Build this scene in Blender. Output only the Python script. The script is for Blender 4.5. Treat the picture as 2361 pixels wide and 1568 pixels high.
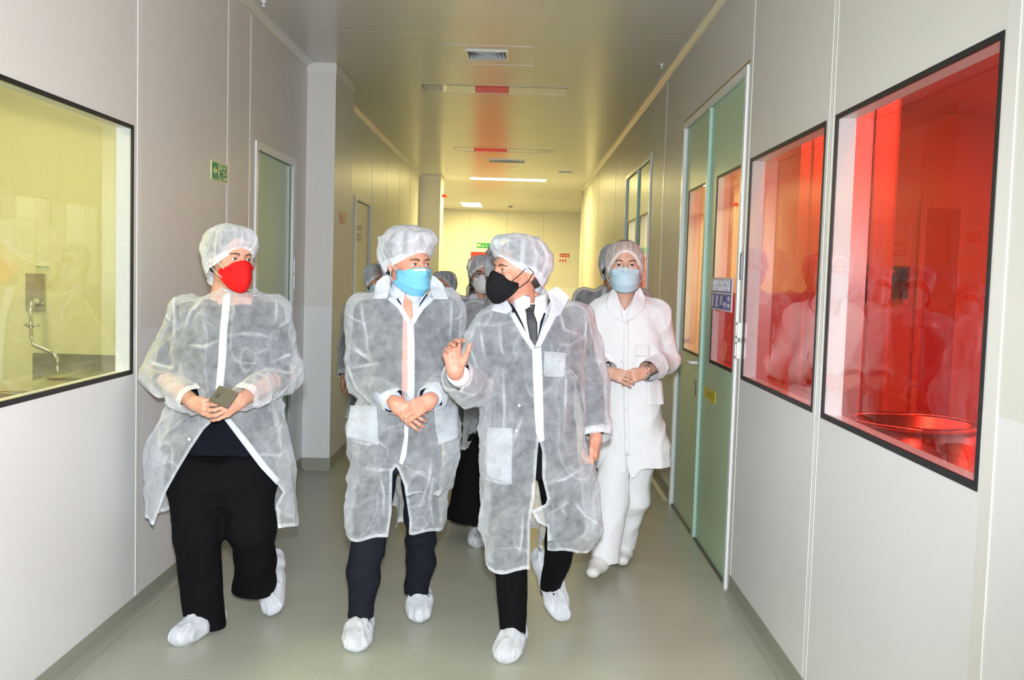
import bpy, bmesh, math, random
import numpy as np
from mathutils import Vector, Matrix
from mathutils.bvhtree import BVHTree

for o in list(bpy.data.objects):
    bpy.data.objects.remove(o)
SC = bpy.context.scene
COL = SC.collection
PI = math.pi

# ---------------------------------------------------------------- camera
IMG_W, IMG_H = 2361, 1568
FPX = 2300.0
PCX, PCY = 1180.5, 784.0
EYE = np.array([0.0, 0.0, 1.60])
ROLL = math.atan(0.0295)
PITCH = math.atan(150.56 / FPX)
YAW = math.atan(14.58 / FPX)
FWD = np.array([-math.sin(YAW) * math.cos(PITCH), math.cos(YAW) * math.cos(PITCH), -math.sin(PITCH)])
_r0 = np.cross(FWD, [0, 0, 1.0]); _r0 /= np.linalg.norm(_r0)
_u0 = np.cross(_r0, FWD)
CRT = math.cos(ROLL) * _r0 + math.sin(ROLL) * _u0
CUP = -math.sin(ROLL) * _r0 + math.cos(ROLL) * _u0
cam_data = bpy.data.cameras.new('camera')
cam_data.sensor_width = 36.0
cam_data.sensor_fit = 'HORIZONTAL'
cam_data.lens = FPX / IMG_W * 36.0
cam_data.clip_start = 0.05
cam_data.clip_end = 100
cam = bpy.data.objects.new('camera', cam_data)
COL.objects.link(cam)
M = Matrix(((CRT[0], CUP[0], -FWD[0], EYE[0]), (CRT[1], CUP[1], -FWD[1], EYE[1]),
            (CRT[2], CUP[2], -FWD[2], EYE[2]), (0, 0, 0, 1)))
cam.matrix_world = M
SC.camera = cam

def ray(x, y):
    return FWD + (x - PCX) / FPX * CRT - (y - PCY) / FPX * CUP
def A(x, y, Y):
    """the point of the corridor seen at photo pixel (x, y) at depth Y"""
    d = ray(x, y)
    return EYE + d * (Y / d[1])

# ---------------------------------------------------------------- world, lights, exposure
world = bpy.data.worlds.new('world')
SC.world = world
world.use_nodes = True
world.node_tree.nodes['Background'].inputs[0].default_value = (1.0, 0.97, 0.9, 1)
world.node_tree.nodes['Background'].inputs[1].default_value = 0.0
SC.view_settings.view_transform = 'Standard'
SC.view_settings.look = 'None'
SC.view_settings.exposure = 0.1
SC.view_settings.gamma = 1.0
SC.view_settings.use_curve_mapping = False
try:
    SC.cycles.max_bounces = 5
    SC.cycles.transparent_max_bounces = 12
    SC.cycles.diffuse_bounces = 3
    SC.cycles.glossy_bounces = 3
    SC.cycles.sample_clamp_indirect = 6.0
    SC.cycles.adaptive_threshold = 0.05
    SC.cycles.caustics_reflective = False
    SC.cycles.caustics_refractive = False
except Exception:
    pass

FLASH_W = 850.0
LAMP_FAR = 72.0        # emission of the lit corridor lamps in view
FILL_BACK = 34.0        # emission of the unseen fill lamps added above and behind the photographer
fl = bpy.data.lights.new('camera_flash', 'SPOT')
fl.energy = FLASH_W
fl.color = (0.90, 0.95, 1.0)
fl.spot_size = math.radians(88)
fl.spot_blend = 1.0
fl.shadow_soft_size = 0.05
flo = bpy.data.objects.new('camera_flash', fl)
COL.objects.link(flo)
flo.location = (0.02, -0.05, 1.78)
flo.rotation_euler = (math.radians(90 - 4), 0, math.radians(8))
# ---------------------------------------------------------------- material helpers
def new_mat(name):
    m = bpy.data.materials.new(name)
    m.use_nodes = True
    nt = m.node_tree
    for n in list(nt.nodes):
        nt.nodes.remove(n)
    out = nt.nodes.new('ShaderNodeOutputMaterial')
    return m, nt, out

def N(nt, kind, **kw):
    n = nt.nodes.new(kind)
    for k, v in kw.items():
        if k.startswith('i_'):
            key = k[2:]
            key = int(key) if key.isdigit() else key.replace('_', ' ')
            n.inputs[key].default_value = v
        else:
            setattr(n, k, v)
    return n

def L(nt, a, b):
    nt.links.new(a, b)

def c4(c):
    return (c[0], c[1], c[2], 1.0)

def srgb(r, g, b):
    f = lambda v: ((v / 255 + 0.055) / 1.055) ** 2.4 if v > 10.3 else v / 255 / 12.92
    return (f(r), f(g), f(b))

def coords(nt, scale=(1, 1, 1), kind='Object'):
    tc = N(nt, 'ShaderNodeTexCoord')
    mp = N(nt, 'ShaderNodeMapping')
    mp.inputs['Scale'].default_value = scale
    L(nt, tc.outputs[kind], mp.inputs['Vector'])
    return mp.outputs['Vector']

def simple(name, col, rough=0.5, metal=0.0, spec=0.5, var=0.06, vscale=8.0, bump=0.0, bscale=60.0,
           emit=None, estr=0.0, stretch=(1, 1, 1), coat=0.0):
    """principled surface with a little procedural colour variation and relief"""
    m, nt, out = new_mat(name)
    b = N(nt, 'ShaderNodeBsdfPrincipled')
    vec = coords(nt, stretch)
    nz = N(nt, 'ShaderNodeTexNoise', i_Scale=vscale, i_Detail=4.0, i_Roughness=0.55)
    L(nt, vec, nz.inputs['Vector'])
    mr = N(nt, 'ShaderNodeMapRange', i_3=1.0 - var, i_4=1.0 + var)
    L(nt, nz.outputs['Fac'], mr.inputs[0])
    mx = N(nt, 'ShaderNodeVectorMath', operation='SCALE')
    mx.inputs[0].default_value = col
    L(nt, mr.outputs[0], mx.inputs['Scale'])
    L(nt, mx.outputs[0], b.inputs['Base Color'])
    b.inputs['Roughness'].default_value = rough
    b.inputs['Metallic'].default_value = metal
    b.inputs['Specular IOR Level'].default_value = spec
    b.inputs['Coat Weight'].default_value = coat
    if bump > 0:
        n2 = N(nt, 'ShaderNodeTexNoise', i_Scale=bscale, i_Detail=3.0)
        L(nt, vec, n2.inputs['Vector'])
        bp = N(nt, 'ShaderNodeBump', i_Strength=bump, i_Distance=0.004)
        L(nt, n2.outputs['Fac'], bp.inputs['Height'])
        L(nt, bp.outputs[0], b.inputs['Normal'])
    if emit is not None:
        b.inputs['Emission Color'].default_value = c4(emit)
        b.inputs['Emission Strength'].default_value = estr
    L(nt, b.outputs[0], out.inputs[0])
    return m

def glass_mat(name, tint=(1, 1, 1), ior=1.75, rough=0.0):
    """a pane: fresnel mirror over straight transmission; exit faces only transmit"""
    m, nt, out = new_mat(name)
    fr = N(nt, 'ShaderNodeFresnel', i_IOR=ior)
    ge = N(nt, 'ShaderNodeNewGeometry')
    iv = N(nt, 'ShaderNodeMath', operation='SUBTRACT')
    iv.inputs[0].default_value = 1.0
    L(nt, ge.outputs['Backfacing'], iv.inputs[1])
    mu = N(nt, 'ShaderNodeMath', operation='MULTIPLY')
    L(nt, fr.outputs[0], mu.inputs[0]); L(nt, iv.outputs[0], mu.inputs[1])
    tr = N(nt, 'ShaderNodeBsdfTransparent')
    cm = N(nt, 'ShaderNodeMix', data_type='RGBA')
    cm.inputs['A'].default_value = c4(tint); cm.inputs['B'].default_value = (1, 1, 1, 1)
    L(nt, ge.outputs['Backfacing'], cm.inputs['Factor'])
    L(nt, cm.outputs['Result'], tr.inputs[0])
    gl = N(nt, 'ShaderNodeBsdfGlossy', i_Roughness=rough)
    ms = N(nt, 'ShaderNodeMixShader')
    L(nt, mu.outputs[0], ms.inputs[0]); L(nt, tr.outputs[0], ms.inputs[1]); L(nt, gl.outputs[0], ms.inputs[2])
    L(nt, ms.outputs[0], out.inputs[0])
    return m

def wall_mat(name, up, low, zsplit=1.305, rough=0.38):
    """painted steel panels: cream above, cooler white wall paint below a line at chest height"""
    m, nt, out = new_mat(name)
    b = N(nt, 'ShaderNodeBsdfPrincipled')
    ge = N(nt, 'ShaderNodeNewGeometry')
    sp = N(nt, 'ShaderNodeSeparateXYZ')
    L(nt, ge.outputs['Position'], sp.inputs[0])
    gt = N(nt, 'ShaderNodeMath', operation='GREATER_THAN')
    gt.inputs[1].default_value = zsplit
    L(nt, sp.outputs['Z'], gt.inputs[0])
    mx = N(nt, 'ShaderNodeMix', data_type='RGBA')
    mx.inputs['A'].default_value = c4(low); mx.inputs['B'].default_value = c4(up)
    L(nt, gt.outputs[0], mx.inputs['Factor'])
    nz = N(nt, 'ShaderNodeTexNoise', i_Scale=2.2, i_Detail=5.0)
    L(nt, ge.outputs['Position'], nz.inputs['Vector'])
    mr = N(nt, 'ShaderNodeMapRange', i_3=0.95, i_4=1.04)
    L(nt, nz.outputs['Fac'], mr.inputs[0])
    sc = N(nt, 'ShaderNodeVectorMath', operation='SCALE')
    L(nt, mx.outputs['Result'], sc.inputs[0]); L(nt, mr.outputs[0], sc.inputs['Scale'])
    L(nt, sc.outputs[0], b.inputs['Base Color'])
    b.inputs['Roughness'].default_value = rough
    b.inputs['Specular IOR Level'].default_value = 0.4
    L(nt, b.outputs[0], out.inputs[0])
    return m

def floor_mat(name):
    m, nt, out = new_mat(name)
    b = N(nt, 'ShaderNodeBsdfPrincipled')
    vec = coords(nt, (1, 1, 1))
    n1 = N(nt, 'ShaderNodeTexNoise', i_Scale=170.0, i_Detail=3.0, i_Roughness=0.7)
    n2 = N(nt, 'ShaderNodeTexNoise', i_Scale=3.0, i_Detail=5.0)
    n3 = N(nt, 'ShaderNodeTexVoronoi', i_Scale=95.0)
    for n in (n1, n2, n3):
        L(nt, vec, n.inputs['Vector'])
    r = N(nt, 'ShaderNodeValToRGB')
    r.color_ramp.elements[0].position = 0.32; r.color_ramp.elements[0].color = c4(srgb(158, 162, 146))
    r.color_ramp.elements[1].position = 0.68; r.color_ramp.elements[1].color = c4(srgb(204, 206, 188))
    L(nt, n1.outputs['Fac'], r.inputs[0])
    mr = N(nt, 'ShaderNodeMapRange', i_3=0.86, i_4=1.1)
    L(nt, n2.outputs['Fac'], mr.inputs[0])
    sc = N(nt, 'ShaderNodeVectorMath', operation='SCALE')
    L(nt, r.outputs[0], sc.inputs[0]); L(nt, mr.outputs[0], sc.inputs['Scale'])
    L(nt, sc.outputs[0], b.inputs['Base Color'])
    b.inputs['Roughness'].default_value = 0.34
    b.inputs['Specular IOR Level'].default_value = 0.75
    bp = N(nt, 'ShaderNodeBump', i_Strength=0.12, i_Distance=0.002)
    L(nt, n3.outputs['Distance'], bp.inputs['Height'])
    L(nt, bp.outputs[0], b.inputs['Normal'])
    L(nt, b.outputs[0], out.inputs[0])
    return m

def gown_mat(name, cover=0.42, col=(0.90, 0.94, 1.0), mottle=0.2, mscale=42.0, bump=0.6):
    """thin non-woven fabric: white fibres covering a part of the area; the attribute 'thick'
    marks doubled cloth (folds, seams, hems)"""
    m, nt, out = new_mat(name)
    vec = coords(nt)
    n1 = N(nt, 'ShaderNodeTexNoise', i_Scale=mscale, i_Detail=5.0, i_Roughness=0.6)
    n2 = N(nt, 'ShaderNodeTexNoise', i_Scale=7.0, i_Detail=3.0)
    L(nt, vec, n1.inputs['Vector']); L(nt, vec, n2.inputs['Vector'])
    m1 = N(nt, 'ShaderNodeMapRange', i_1=0.3, i_2=0.7, i_3=-mottle, i_4=mottle)
    m2 = N(nt, 'ShaderNodeMapRange', i_1=0.3, i_2=0.7, i_3=-mottle * 0.6, i_4=mottle * 0.6)
    L(nt, n1.outputs['Fac'], m1.inputs[0]); L(nt, n2.outputs['Fac'], m2.inputs[0])
    ad = N(nt, 'ShaderNodeMath', operation='ADD')
    L(nt, m1.outputs[0], ad.inputs[0]); L(nt, m2.outputs[0], ad.inputs[1])
    at = N(nt, 'ShaderNodeAttribute', attribute_name='thick')
    a2 = N(nt, 'ShaderNodeMath', operation='ADD')
    L(nt, ad.outputs[0], a2.inputs[0]); L(nt, at.outputs['Fac'], a2.inputs[1])
    a3 = N(nt, 'ShaderNodeMath', operation='ADD', use_clamp=True)
    a3.inputs[1].default_value = cover
    L(nt, a2.outputs[0], a3.inputs[0])
    cl = N(nt, 'ShaderNodeClamp', i_Min=0.02, i_Max=0.97)
    L(nt, a3.outputs[0], cl.inputs[0])
    nb = N(nt, 'ShaderNodeTexNoise', i_Scale=24.0, i_Detail=4.0, i_Roughness=0.6)
    L(nt, vec, nb.inputs['Vector'])
    bp = N(nt, 'ShaderNodeBump', i_Strength=bump, i_Distance=0.012)
    L(nt, nb.outputs['Fac'], bp.inputs['Height'])
    # a porous sheet lets less light through the more obliquely it is crossed: 1 - (1 - c)^(1 / cos)
    ge = N(nt, 'ShaderNodeNewGeometry')
    dt = N(nt, 'ShaderNodeVectorMath', operation='DOT_PRODUCT')
    L(nt, ge.outputs['Incoming'], dt.inputs[0]); L(nt, bp.outputs[0], dt.inputs[1])
    ab = N(nt, 'ShaderNodeMath', operation='ABSOLUTE'); L(nt, dt.outputs['Value'], ab.inputs[0])
    mx = N(nt, 'ShaderNodeMath', operation='MAXIMUM'); mx.inputs[1].default_value = 0.14; L(nt, ab.outputs[0], mx.inputs[0])
    iv = N(nt, 'ShaderNodeMath', operation='DIVIDE'); iv.inputs[0].default_value = 1.0; L(nt, mx.outputs[0], iv.inputs[1])
    om = N(nt, 'ShaderNodeMath', operation='SUBTRACT'); om.inputs[0].default_value = 1.0; L(nt, cl.outputs[0], om.inputs[1])
    pw = N(nt, 'ShaderNodeMath', operation='POWER'); L(nt, om.outputs[0], pw.inputs[0]); L(nt, iv.outputs[0], pw.inputs[1])
    cv = N(nt, 'ShaderNodeMath', operation='SUBTRACT', use_clamp=True); cv.inputs[0].default_value = 1.0; L(nt, pw.outputs[0], cv.inputs[1])
    df = N(nt, 'ShaderNodeBsdfDiffuse'); df.inputs[0].default_value = c4(col)
    tl = N(nt, 'ShaderNodeBsdfTranslucent'); tl.inputs[0].default_value = c4(col)
    mm = N(nt, 'ShaderNodeMixShader', i_0=0.2)
    L(nt, df.outputs[0], mm.inputs[1]); L(nt, tl.outputs[0], mm.inputs[2])
    tr = N(nt, 'ShaderNodeBsdfTransparent')
    ms = N(nt, 'ShaderNodeMixShader')
    L(nt, cv.outputs[0], ms.inputs[0]); L(nt, tr.outputs[0], ms.inputs[1]); L(nt, mm.outputs[0], ms.inputs[2])
    L(nt, bp.outputs[0], df.inputs['Normal']); L(nt, bp.outputs[0], tl.inputs['Normal'])
    L(nt, ms.outputs[0], out.inputs[0])
    return m

def skin_mat(name, col):
    m, nt, out = new_mat(name)
    b = N(nt, 'ShaderNodeBsdfPrincipled')
    vec = coords(nt)
    nz = N(nt, 'ShaderNodeTexNoise', i_Scale=38.0, i_Detail=4.0)
    L(nt, vec, nz.inputs['Vector'])
    r = N(nt, 'ShaderNodeValToRGB')
    r.color_ramp.elements[0].position = 0.35
    r.color_ramp.elements[0].color = c4((col[0] * 0.93, col[1] * 0.78, col[2] * 0.74))
    r.color_ramp.elements[1].position = 0.65
    r.color_ramp.elements[1].color = c4(col)
    L(nt, nz.outputs['Fac'], r.inputs[0])
    L(nt, r.outputs[0], b.inputs['Base Color'])
    b.inputs['Roughness'].default_value = 0.5
    b.inputs['Subsurface Weight'].default_value = 0.12
    b.inputs['Subsurface Radius'].default_value = (0.01, 0.004, 0.002)
    b.inputs['Subsurface Scale'].default_value = 0.6
    L(nt, b.outputs[0], out.inputs[0])
    return m

# ---------------------------------------------------------------- mesh helpers
def mk_mesh(name, V, faces_list, smooth=True, attr=None):
    """V (n,3); faces_list: list of int arrays (m,3) / (m,4)"""
    me = bpy.data.meshes.new(name)
    V = np.asarray(V, dtype=np.float32)
    fl_ = [np.asarray(f, dtype=np.int32) for f in faces_list if len(f)]
    nl = sum(f.size for f in fl_); nf = sum(len(f) for f in fl_)
    me.vertices.add(len(V)); me.vertices.foreach_set('co', V.ravel())
    me.loops.add(nl); me.polygons.add(nf)
    me.loops.foreach_set('vertex_index', np.concatenate([f.ravel() for f in fl_]))
    tot = np.concatenate([np.full(len(f), f.shape[1], np.int32) for f in fl_])
    st = np.zeros(nf, np.int32); st[1:] = np.cumsum(tot)[:-1]
    me.polygons.foreach_set('loop_start', st)
    try:
        me.polygons.foreach_set('loop_total', tot)
    except Exception:
        pass
    me.update(calc_edges=True)
    me.validate()
    if smooth:
        me.polygons.foreach_set('use_smooth', np.ones(len(me.polygons), bool))
    if attr is not None:
        a = me.attributes.new('thick', 'FLOAT', 'POINT')
        a.data.foreach_set('value', np.asarray(attr, np.float32))
    return me

def obj(name, me, mat, parent=None, loc=None):
    o = bpy.data.objects.new(name, me)
    COL.objects.link(o)
    if me is not None and mat is not None and not len(me.materials):
        me.materials.append(mat)
    if loc is not None:
        o.location = loc
    if parent is not None:
        o.parent = parent
        if parent.type == 'EMPTY' or True:
            o.matrix_parent_inverse = Matrix.Identity(4)
    return o

def wobj(name, me, mat, parent):
    """mesh given in world coordinates, parented to a root with a pure translation"""
    off = abs_loc(parent)
    me.transform(Matrix.Translation(-off))
    return obj(name, me, mat, parent)

def abs_loc(o):
    v = Vector((0, 0, 0))
    while o is not None:
        v += o.location
        o = o.parent
    return v

def empty(name, loc=(0, 0, 0)):
    o = bpy.data.objects.new(name, None)
    o.empty_display_size = 0.1
    COL.objects.link(o)
    o.location = loc
    return o

def tag(o, label=None, cat=None, group=None, kind=None):
    if label: o['label'] = label
    if cat: o['category'] = cat
    if group: o['group'] = group
    if kind: o['kind'] = kind
    return o

class MB:
    """collects simple solids into one mesh"""
    def __init__(self):
        self.v = []; self.f = []
    def _add(self, vs, fs):
        n = len(self.v)
        self.v += [tuple(map(float, p)) for p in vs]
        self.f += [tuple(i + n for i in f) for f in fs]
        return self
    def box(self, x0, x1, y0, y1, z0, z1):
        v = [(x, y, z) for x in (x0, x1) for y in (y0, y1) for z in (z0, z1)]
        return self._add(v, [(0, 1, 3, 2), (4, 6, 7, 5), (0, 4, 5, 1), (2, 3, 7, 6), (0, 2, 6, 4), (1, 5, 7, 3)])
    def prism(self, poly, axis, a0, a1):
        """poly in the two remaining axes, extruded along axis"""
        def P(u, v, w):
            return (w, u, v) if axis == 'x' else ((u, w, v) if axis == 'y' else (u, v, w))
        n = len(poly)
        v = [P(u, w, a0) for u, w in poly] + [P(u, w, a1) for u, w in poly]
        f = [tuple(range(n))[::-1], tuple(range(n, 2 * n))]
        f += [(i, (i + 1) % n, n + (i + 1) % n, n + i) for i in range(n)]
        return self._add(v, f)
    def tube(self, pts, r, seg=10, cap=True):
        pts = [np.asarray(p, float) for p in pts]
        rr = r if hasattr(r, '__len__') else [r] * len(pts)
        rings = []
        prev = None
        for i, p in enumerate(pts):
            t = pts[min(i + 1, len(pts) - 1)] - pts[max(i - 1, 0)]
            t = t / (np.linalg.norm(t) + 1e-9)
            if prev is None:
                a = np.array([0, 0, 1.0]) if abs(t[2]) < 0.9 else np.array([1.0, 0, 0])
                u = np.cross(t, a)
            else:
                u = prev - t * (prev @ t)
            u /= np.linalg.norm(u) + 1e-9
            prev = u
            w = np.cross(t, u)
            rings.append([p + rr[i] * (math.cos(2 * PI * k / seg) * u + math.sin(2 * PI * k / seg) * w) for k in range(seg)])
        v = [q for ring in rings for q in ring]
        f = []
        for i in range(len(pts) - 1):
            for k in range(seg):
                f.append((i * seg + k, i * seg + (k + 1) % seg, (i + 1) * seg + (k + 1) % seg, (i + 1) * seg + k))
        if cap:
            f.append(tuple(range(seg))[::-1])
            f.append(tuple((len(pts) - 1) * seg + k for k in range(seg)))
        return self._add(v, f)
    def lathe(self, prof, c, seg=40):
        v = []; f = []
        for (r, z) in prof:
            for k in range(seg):
                a = 2 * PI * k / seg
                v.append((c[0] + r * math.cos(a), c[1] + r * math.sin(a), c[2] + z))
        for i in range(len(prof) - 1):
            for k in range(seg):
                f.append((i * seg + k, i * seg + (k + 1) % seg, (i + 1) * seg + (k + 1) % seg, (i + 1) * seg + k))
        return self._add(v, f)
    def sphere(self, c, r, nu=16, nv=10):
        rx, ry, rz = r if hasattr(r, '__len__') else (r, r, r)
        v = []; f = []
        for i in range(nv + 1):
            t = PI * i / nv
            for k in range(nu):
                a = 2 * PI * k / nu
                v.append((c[0] + rx * math.sin(t) * math.cos(a), c[1] + ry * math.sin(t) * math.sin(a), c[2] + rz * math.cos(t)))
        for i in range(nv):
            for k in range(nu):
                f.append((i * nu + k, (i + 1) * nu + k, (i + 1) * nu + (k + 1) % nu, i * nu + (k + 1) % nu))
        return self._add(v, f)
    def grid(self, P, closed=False):
        P = np.asarray(P); a, b = P.shape[:2]
        f = []
        for i in range(a - 1):
            for j in range(b if closed else b - 1):
                f.append((i * b + j, i * b + (j + 1) % b, (i + 1) * b + (j + 1) % b, (i + 1) * b + j))
        return self._add(P.reshape(-1, 3), f)
    def mesh(self, name, smooth=False, bevel=0.0, fixn=True):
        me = bpy.data.meshes.new(name)
        me.from_pydata(self.v, [], self.f)
        bm = bmesh.new(); bm.from_mesh(me)
        if fixn:
            bmesh.ops.recalc_face_normals(bm, faces=bm.faces)
        if bevel > 0:
            bmesh.ops.bevel(bm, geom=bm.edges[:], offset=bevel, segments=2, affect='EDGES', profile=0.7, clamp_overlap=True)
        if smooth:
            for f in bm.faces:
                f.smooth = True
        bm.to_mesh(me); bm.free()
        me.update()
        return me
    def build(self, name, mat, parent=None, smooth=False, bevel=0.0, fixn=True):
        me = self.mesh(name, smooth, bevel, fixn)
        if parent is not None:
            return wobj(name, me, mat, parent)
        return obj(name, me, mat)

def text_mesh(body, size, thick=0.0008):
    cu = bpy.data.curves.new('lettering', 'FONT')
    cu.body = body; cu.size = size; cu.extrude = thick
    cu.align_x = 'CENTER'; cu.align_y = 'CENTER'
    o = bpy.data.objects.new('lettering', cu)
    COL.objects.link(o)
    dg = bpy.context.evaluated_depsgraph_get()
    me = bpy.data.meshes.new_from_object(o.evaluated_get(dg))
    bpy.data.objects.remove(o)
    return me

# ---------------------------------------------------------------- numpy noise
_rng = np.random.RandomState(7)
_NT = _rng.rand(32, 32, 32).astype(np.float32)
def vnoise(P):
    P = np.asarray(P, dtype=np.float32) + 1000.0
    i = np.floor(P).astype(np.int64); f = P - i
    f = f * f * (3 - 2 * f)
    i0 = i & 31; i1 = (i + 1) & 31
    x0, y0, z0 = i0.T; x1, y1, z1 = i1.T
    fx, fy, fz = f.T
    c = (_NT[x0, y0, z0] * (1 - fx) + _NT[x1, y0, z0] * fx) * (1 - fy) + (_NT[x0, y1, z0] * (1 - fx) + _NT[x1, y1, z0] * fx) * fy
    d = (_NT[x0, y0, z1] * (1 - fx) + _NT[x1, y0, z1] * fx) * (1 - fy) + (_NT[x0, y1, z1] * (1 - fx) + _NT[x1, y1, z1] * fx) * fy
    return c * (1 - fz) + d * fz
def ridge(P):
    return 1 - np.abs(2 * vnoise(P) - 1)

# ---------------------------------------------------------------- signed distance modelling
class SDF:
    def __init__(self, lo, hi, h):
        self.lo = np.asarray(lo, float); self.h = h
        self.n = np.ceil((np.asarray(hi, float) - self.lo) / h).astype(int) + 1
        self.d = np.full(self.n, 0.25, np.float32)
        self.ax = [(self.lo[i] + h * np.arange(self.n[i])).astype(np.float32) for i in range(3)]
    def _sub(self, lo, hi, m):
        i0 = np.maximum(0, np.floor((np.asarray(lo) - m - self.lo) / self.h).astype(int))
        i1 = np.minimum(self.n, np.ceil((np.asarray(hi) + m - self.lo) / self.h).astype(int) + 1)
        if np.any(i1 <= i0):
            return None
        s = tuple(slice(a, b) for a, b in zip(i0, i1))
        X = self.ax[0][s[0]][:, None, None]; Y = self.ax[1][s[1]][None, :, None]; Z = self.ax[2][s[2]][None, None, :]
        return s, X, Y, Z
    def _put(self, s, d, k, op):
        o = self.d[s]
        if op == 'sub':
            d = -d
            if k > 0:
                h = np.clip(0.5 - 0.5 * (o - d) / k, 0, 1)
                self.d[s] = o * (1 - h) + d * h + k * h * (1 - h)
            else:
                self.d[s] = np.maximum(o, d)
        else:
            if k > 0:
                h = np.clip(0.5 + 0.5 * (o - d) / k, 0, 1)
                self.d[s] = o * (1 - h) + d * h - k * h * (1 - h)
            else:
                self.d[s] = np.minimum(o, d)
    def cone(self, a, b, ra, rb, k=0.02, op='add', flat=None, q=1.0):
        a = np.asarray(a, float); b = np.asarray(b, float)
        R = max(ra, rb); m = R + k + 4 * self.h
        r = self._sub(np.minimum(a, b), np.maximum(a, b), m)
        if r is None: return
        s, X, Y, Z = r
        ba = b - a; L2 = ba @ ba + 1e-9
        px, py, pz = X - a[0], Y - a[1], Z - a[2]
        t = np.clip((px * ba[0] + py * ba[1] + pz * ba[2]) / L2, 0, 1)
        qx, qy, qz = px - t * ba[0], py - t * ba[1], pz - t * ba[2]
        d2 = qx * qx + qy * qy + qz * qz
        if flat is not None:
            c = qx * flat[0] + qy * flat[1] + qz * flat[2]
            d2 = d2 - c * c + (c / q) ** 2
        d = np.sqrt(np.maximum(d2, 1e-12)) - (ra + (rb - ra) * t)
        self._put(s, d, k, op)
    def ell(self, c, r, R=None, k=0.02, op='add'):
        c = np.asarray(c, float); r = np.asarray(r, float)
        m = max(r) + k + 4 * self.h
        q = self._sub(c, c, m)
        if q is None: return
        s, X, Y, Z = q
        px, py, pz = X - c[0], Y - c[1], Z - c[2]
        if R is None: R = np.eye(3)
        u = [px * R[0][i] + py * R[1][i] + pz * R[2][i] for i in range(3)]
        k0 = np.sqrt(sum((u[i] / r[i]) ** 2 for i in range(3)) + 1e-9)
        k1 = np.sqrt(sum((u[i] / r[i] ** 2) ** 2 for i in range(3)) + 1e-9)
        d = k0 * (k0 - 1) / k1
        self._put(s, d, k, op)
    def loft(self, lev, k=0.02, op='add', p=2.3):
        """lev: rows (z, cx, cy, a, b) sorted by z"""
        lev = np.asarray(lev, float)
        am = lev[:, 3].max(); bm_ = lev[:, 4].max()
        lo = (lev[:, 1].min() - am, lev[:, 2].min() - bm_, lev[0, 0]); hi = (lev[:, 1].max() + am, lev[:, 2].max() + bm_, lev[-1, 0])
        q = self._sub(lo, hi, k + 4 * self.h)
        if q is None: return
        s, X, Y, Z = q
        z = np.clip(Z.ravel(), lev[0, 0], lev[-1, 0])
        # smooth interpolation
        I = lambda c: _pchip(lev[:, 0], lev[:, c], z)[None, None, :].astype(np.float32)
        cx, cy, a, b = I(1), I(2), I(3), I(4)
        e = (np.abs((X - cx) / a) ** p + np.abs((Y - cy) / b) ** p + 1e-9) ** (1.0 / p)
        d = (e - 1) * np.minimum(a, b)
        d = np.maximum(d, np.maximum(Z - lev[-1, 0], lev[0, 0] - Z))
        self._put(s, d.astype(np.float32), k, op)
    def mesh(self):
        d = self.d; h = self.h
        n = np.array(d.shape) - 1
        ins = d < 0
        cnt = np.zeros(n, np.int8)
        for dx in (0, 1):
            for dy in (0, 1):
                for dz in (0, 1):
                    cnt += ins[dx:dx + n[0], dy:dy + n[1], dz:dz + n[2]]
        act = (cnt > 0) & (cnt < 8)
        idx = np.argwhere(act)
        if not len(idx):
            return np.zeros((0, 3)), np.zeros((0, 4), int)
        vid = np.full(n, -1, np.int64); vid[act] = np.arange(len(idx))
        acc = np.zeros((len(idx), 3)); num = np.zeros(len(idx))
        c = [np.array(o) for o in [(0, 0, 0), (1, 0, 0), (0, 1, 0), (1, 1, 0), (0, 0, 1), (1, 0, 1), (0, 1, 1), (1, 1, 1)]]
        vals = [d[idx[:, 0] + o[0], idx[:, 1] + o[1], idx[:, 2] + o[2]] for o in c]
        for a in range(8):
            for b in range(a + 1, 8):
                df = c[b] - c[a]
                if np.abs(df).sum() != 1: continue
                va, vb = vals[a], vals[b]
                mk = (va < 0) != (vb < 0)
                t = np.where(mk, va / np.where(mk, va - vb, 1), 0)
                acc += mk[:, None] * (c[a][None] + t[:, None] * df[None]); num += mk
        V = self.lo + h * (idx + acc / num[:, None])
        F = []
        for ax in range(3):
            b1, b2 = (ax + 1) % 3, (ax + 2) % 3
            sl0 = [slice(None)] * 3; sl1 = [slice(None)] * 3
            sl0[ax] = slice(0, -1); sl1[ax] = slice(1, None)
            s0 = ins[tuple(sl0)]; s1 = ins[tuple(sl1)]
            e = np.argwhere(s0 != s1)
            ok = (e[:, b1] > 0) & (e[:, b2] > 0) & (e[:, b1] < n[b1]) & (e[:, b2] < n[b2])
            e = e[ok]
            flip = s0[e[:, 0], e[:, 1], e[:, 2]]
            q = []
            for (o1, o2) in ((-1, -1), (0, -1), (0, 0), (-1, 0)):
                g = e.copy(); g[:, b1] += o1; g[:, b2] += o2
                q.append(vid[g[:, 0], g[:, 1], g[:, 2]])
            q = np.stack(q, 1)
            q = np.where(flip[:, None], q, q[:, ::-1])
            F.append(q[(q >= 0).all(1)])
        return V, np.concatenate(F)

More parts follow.
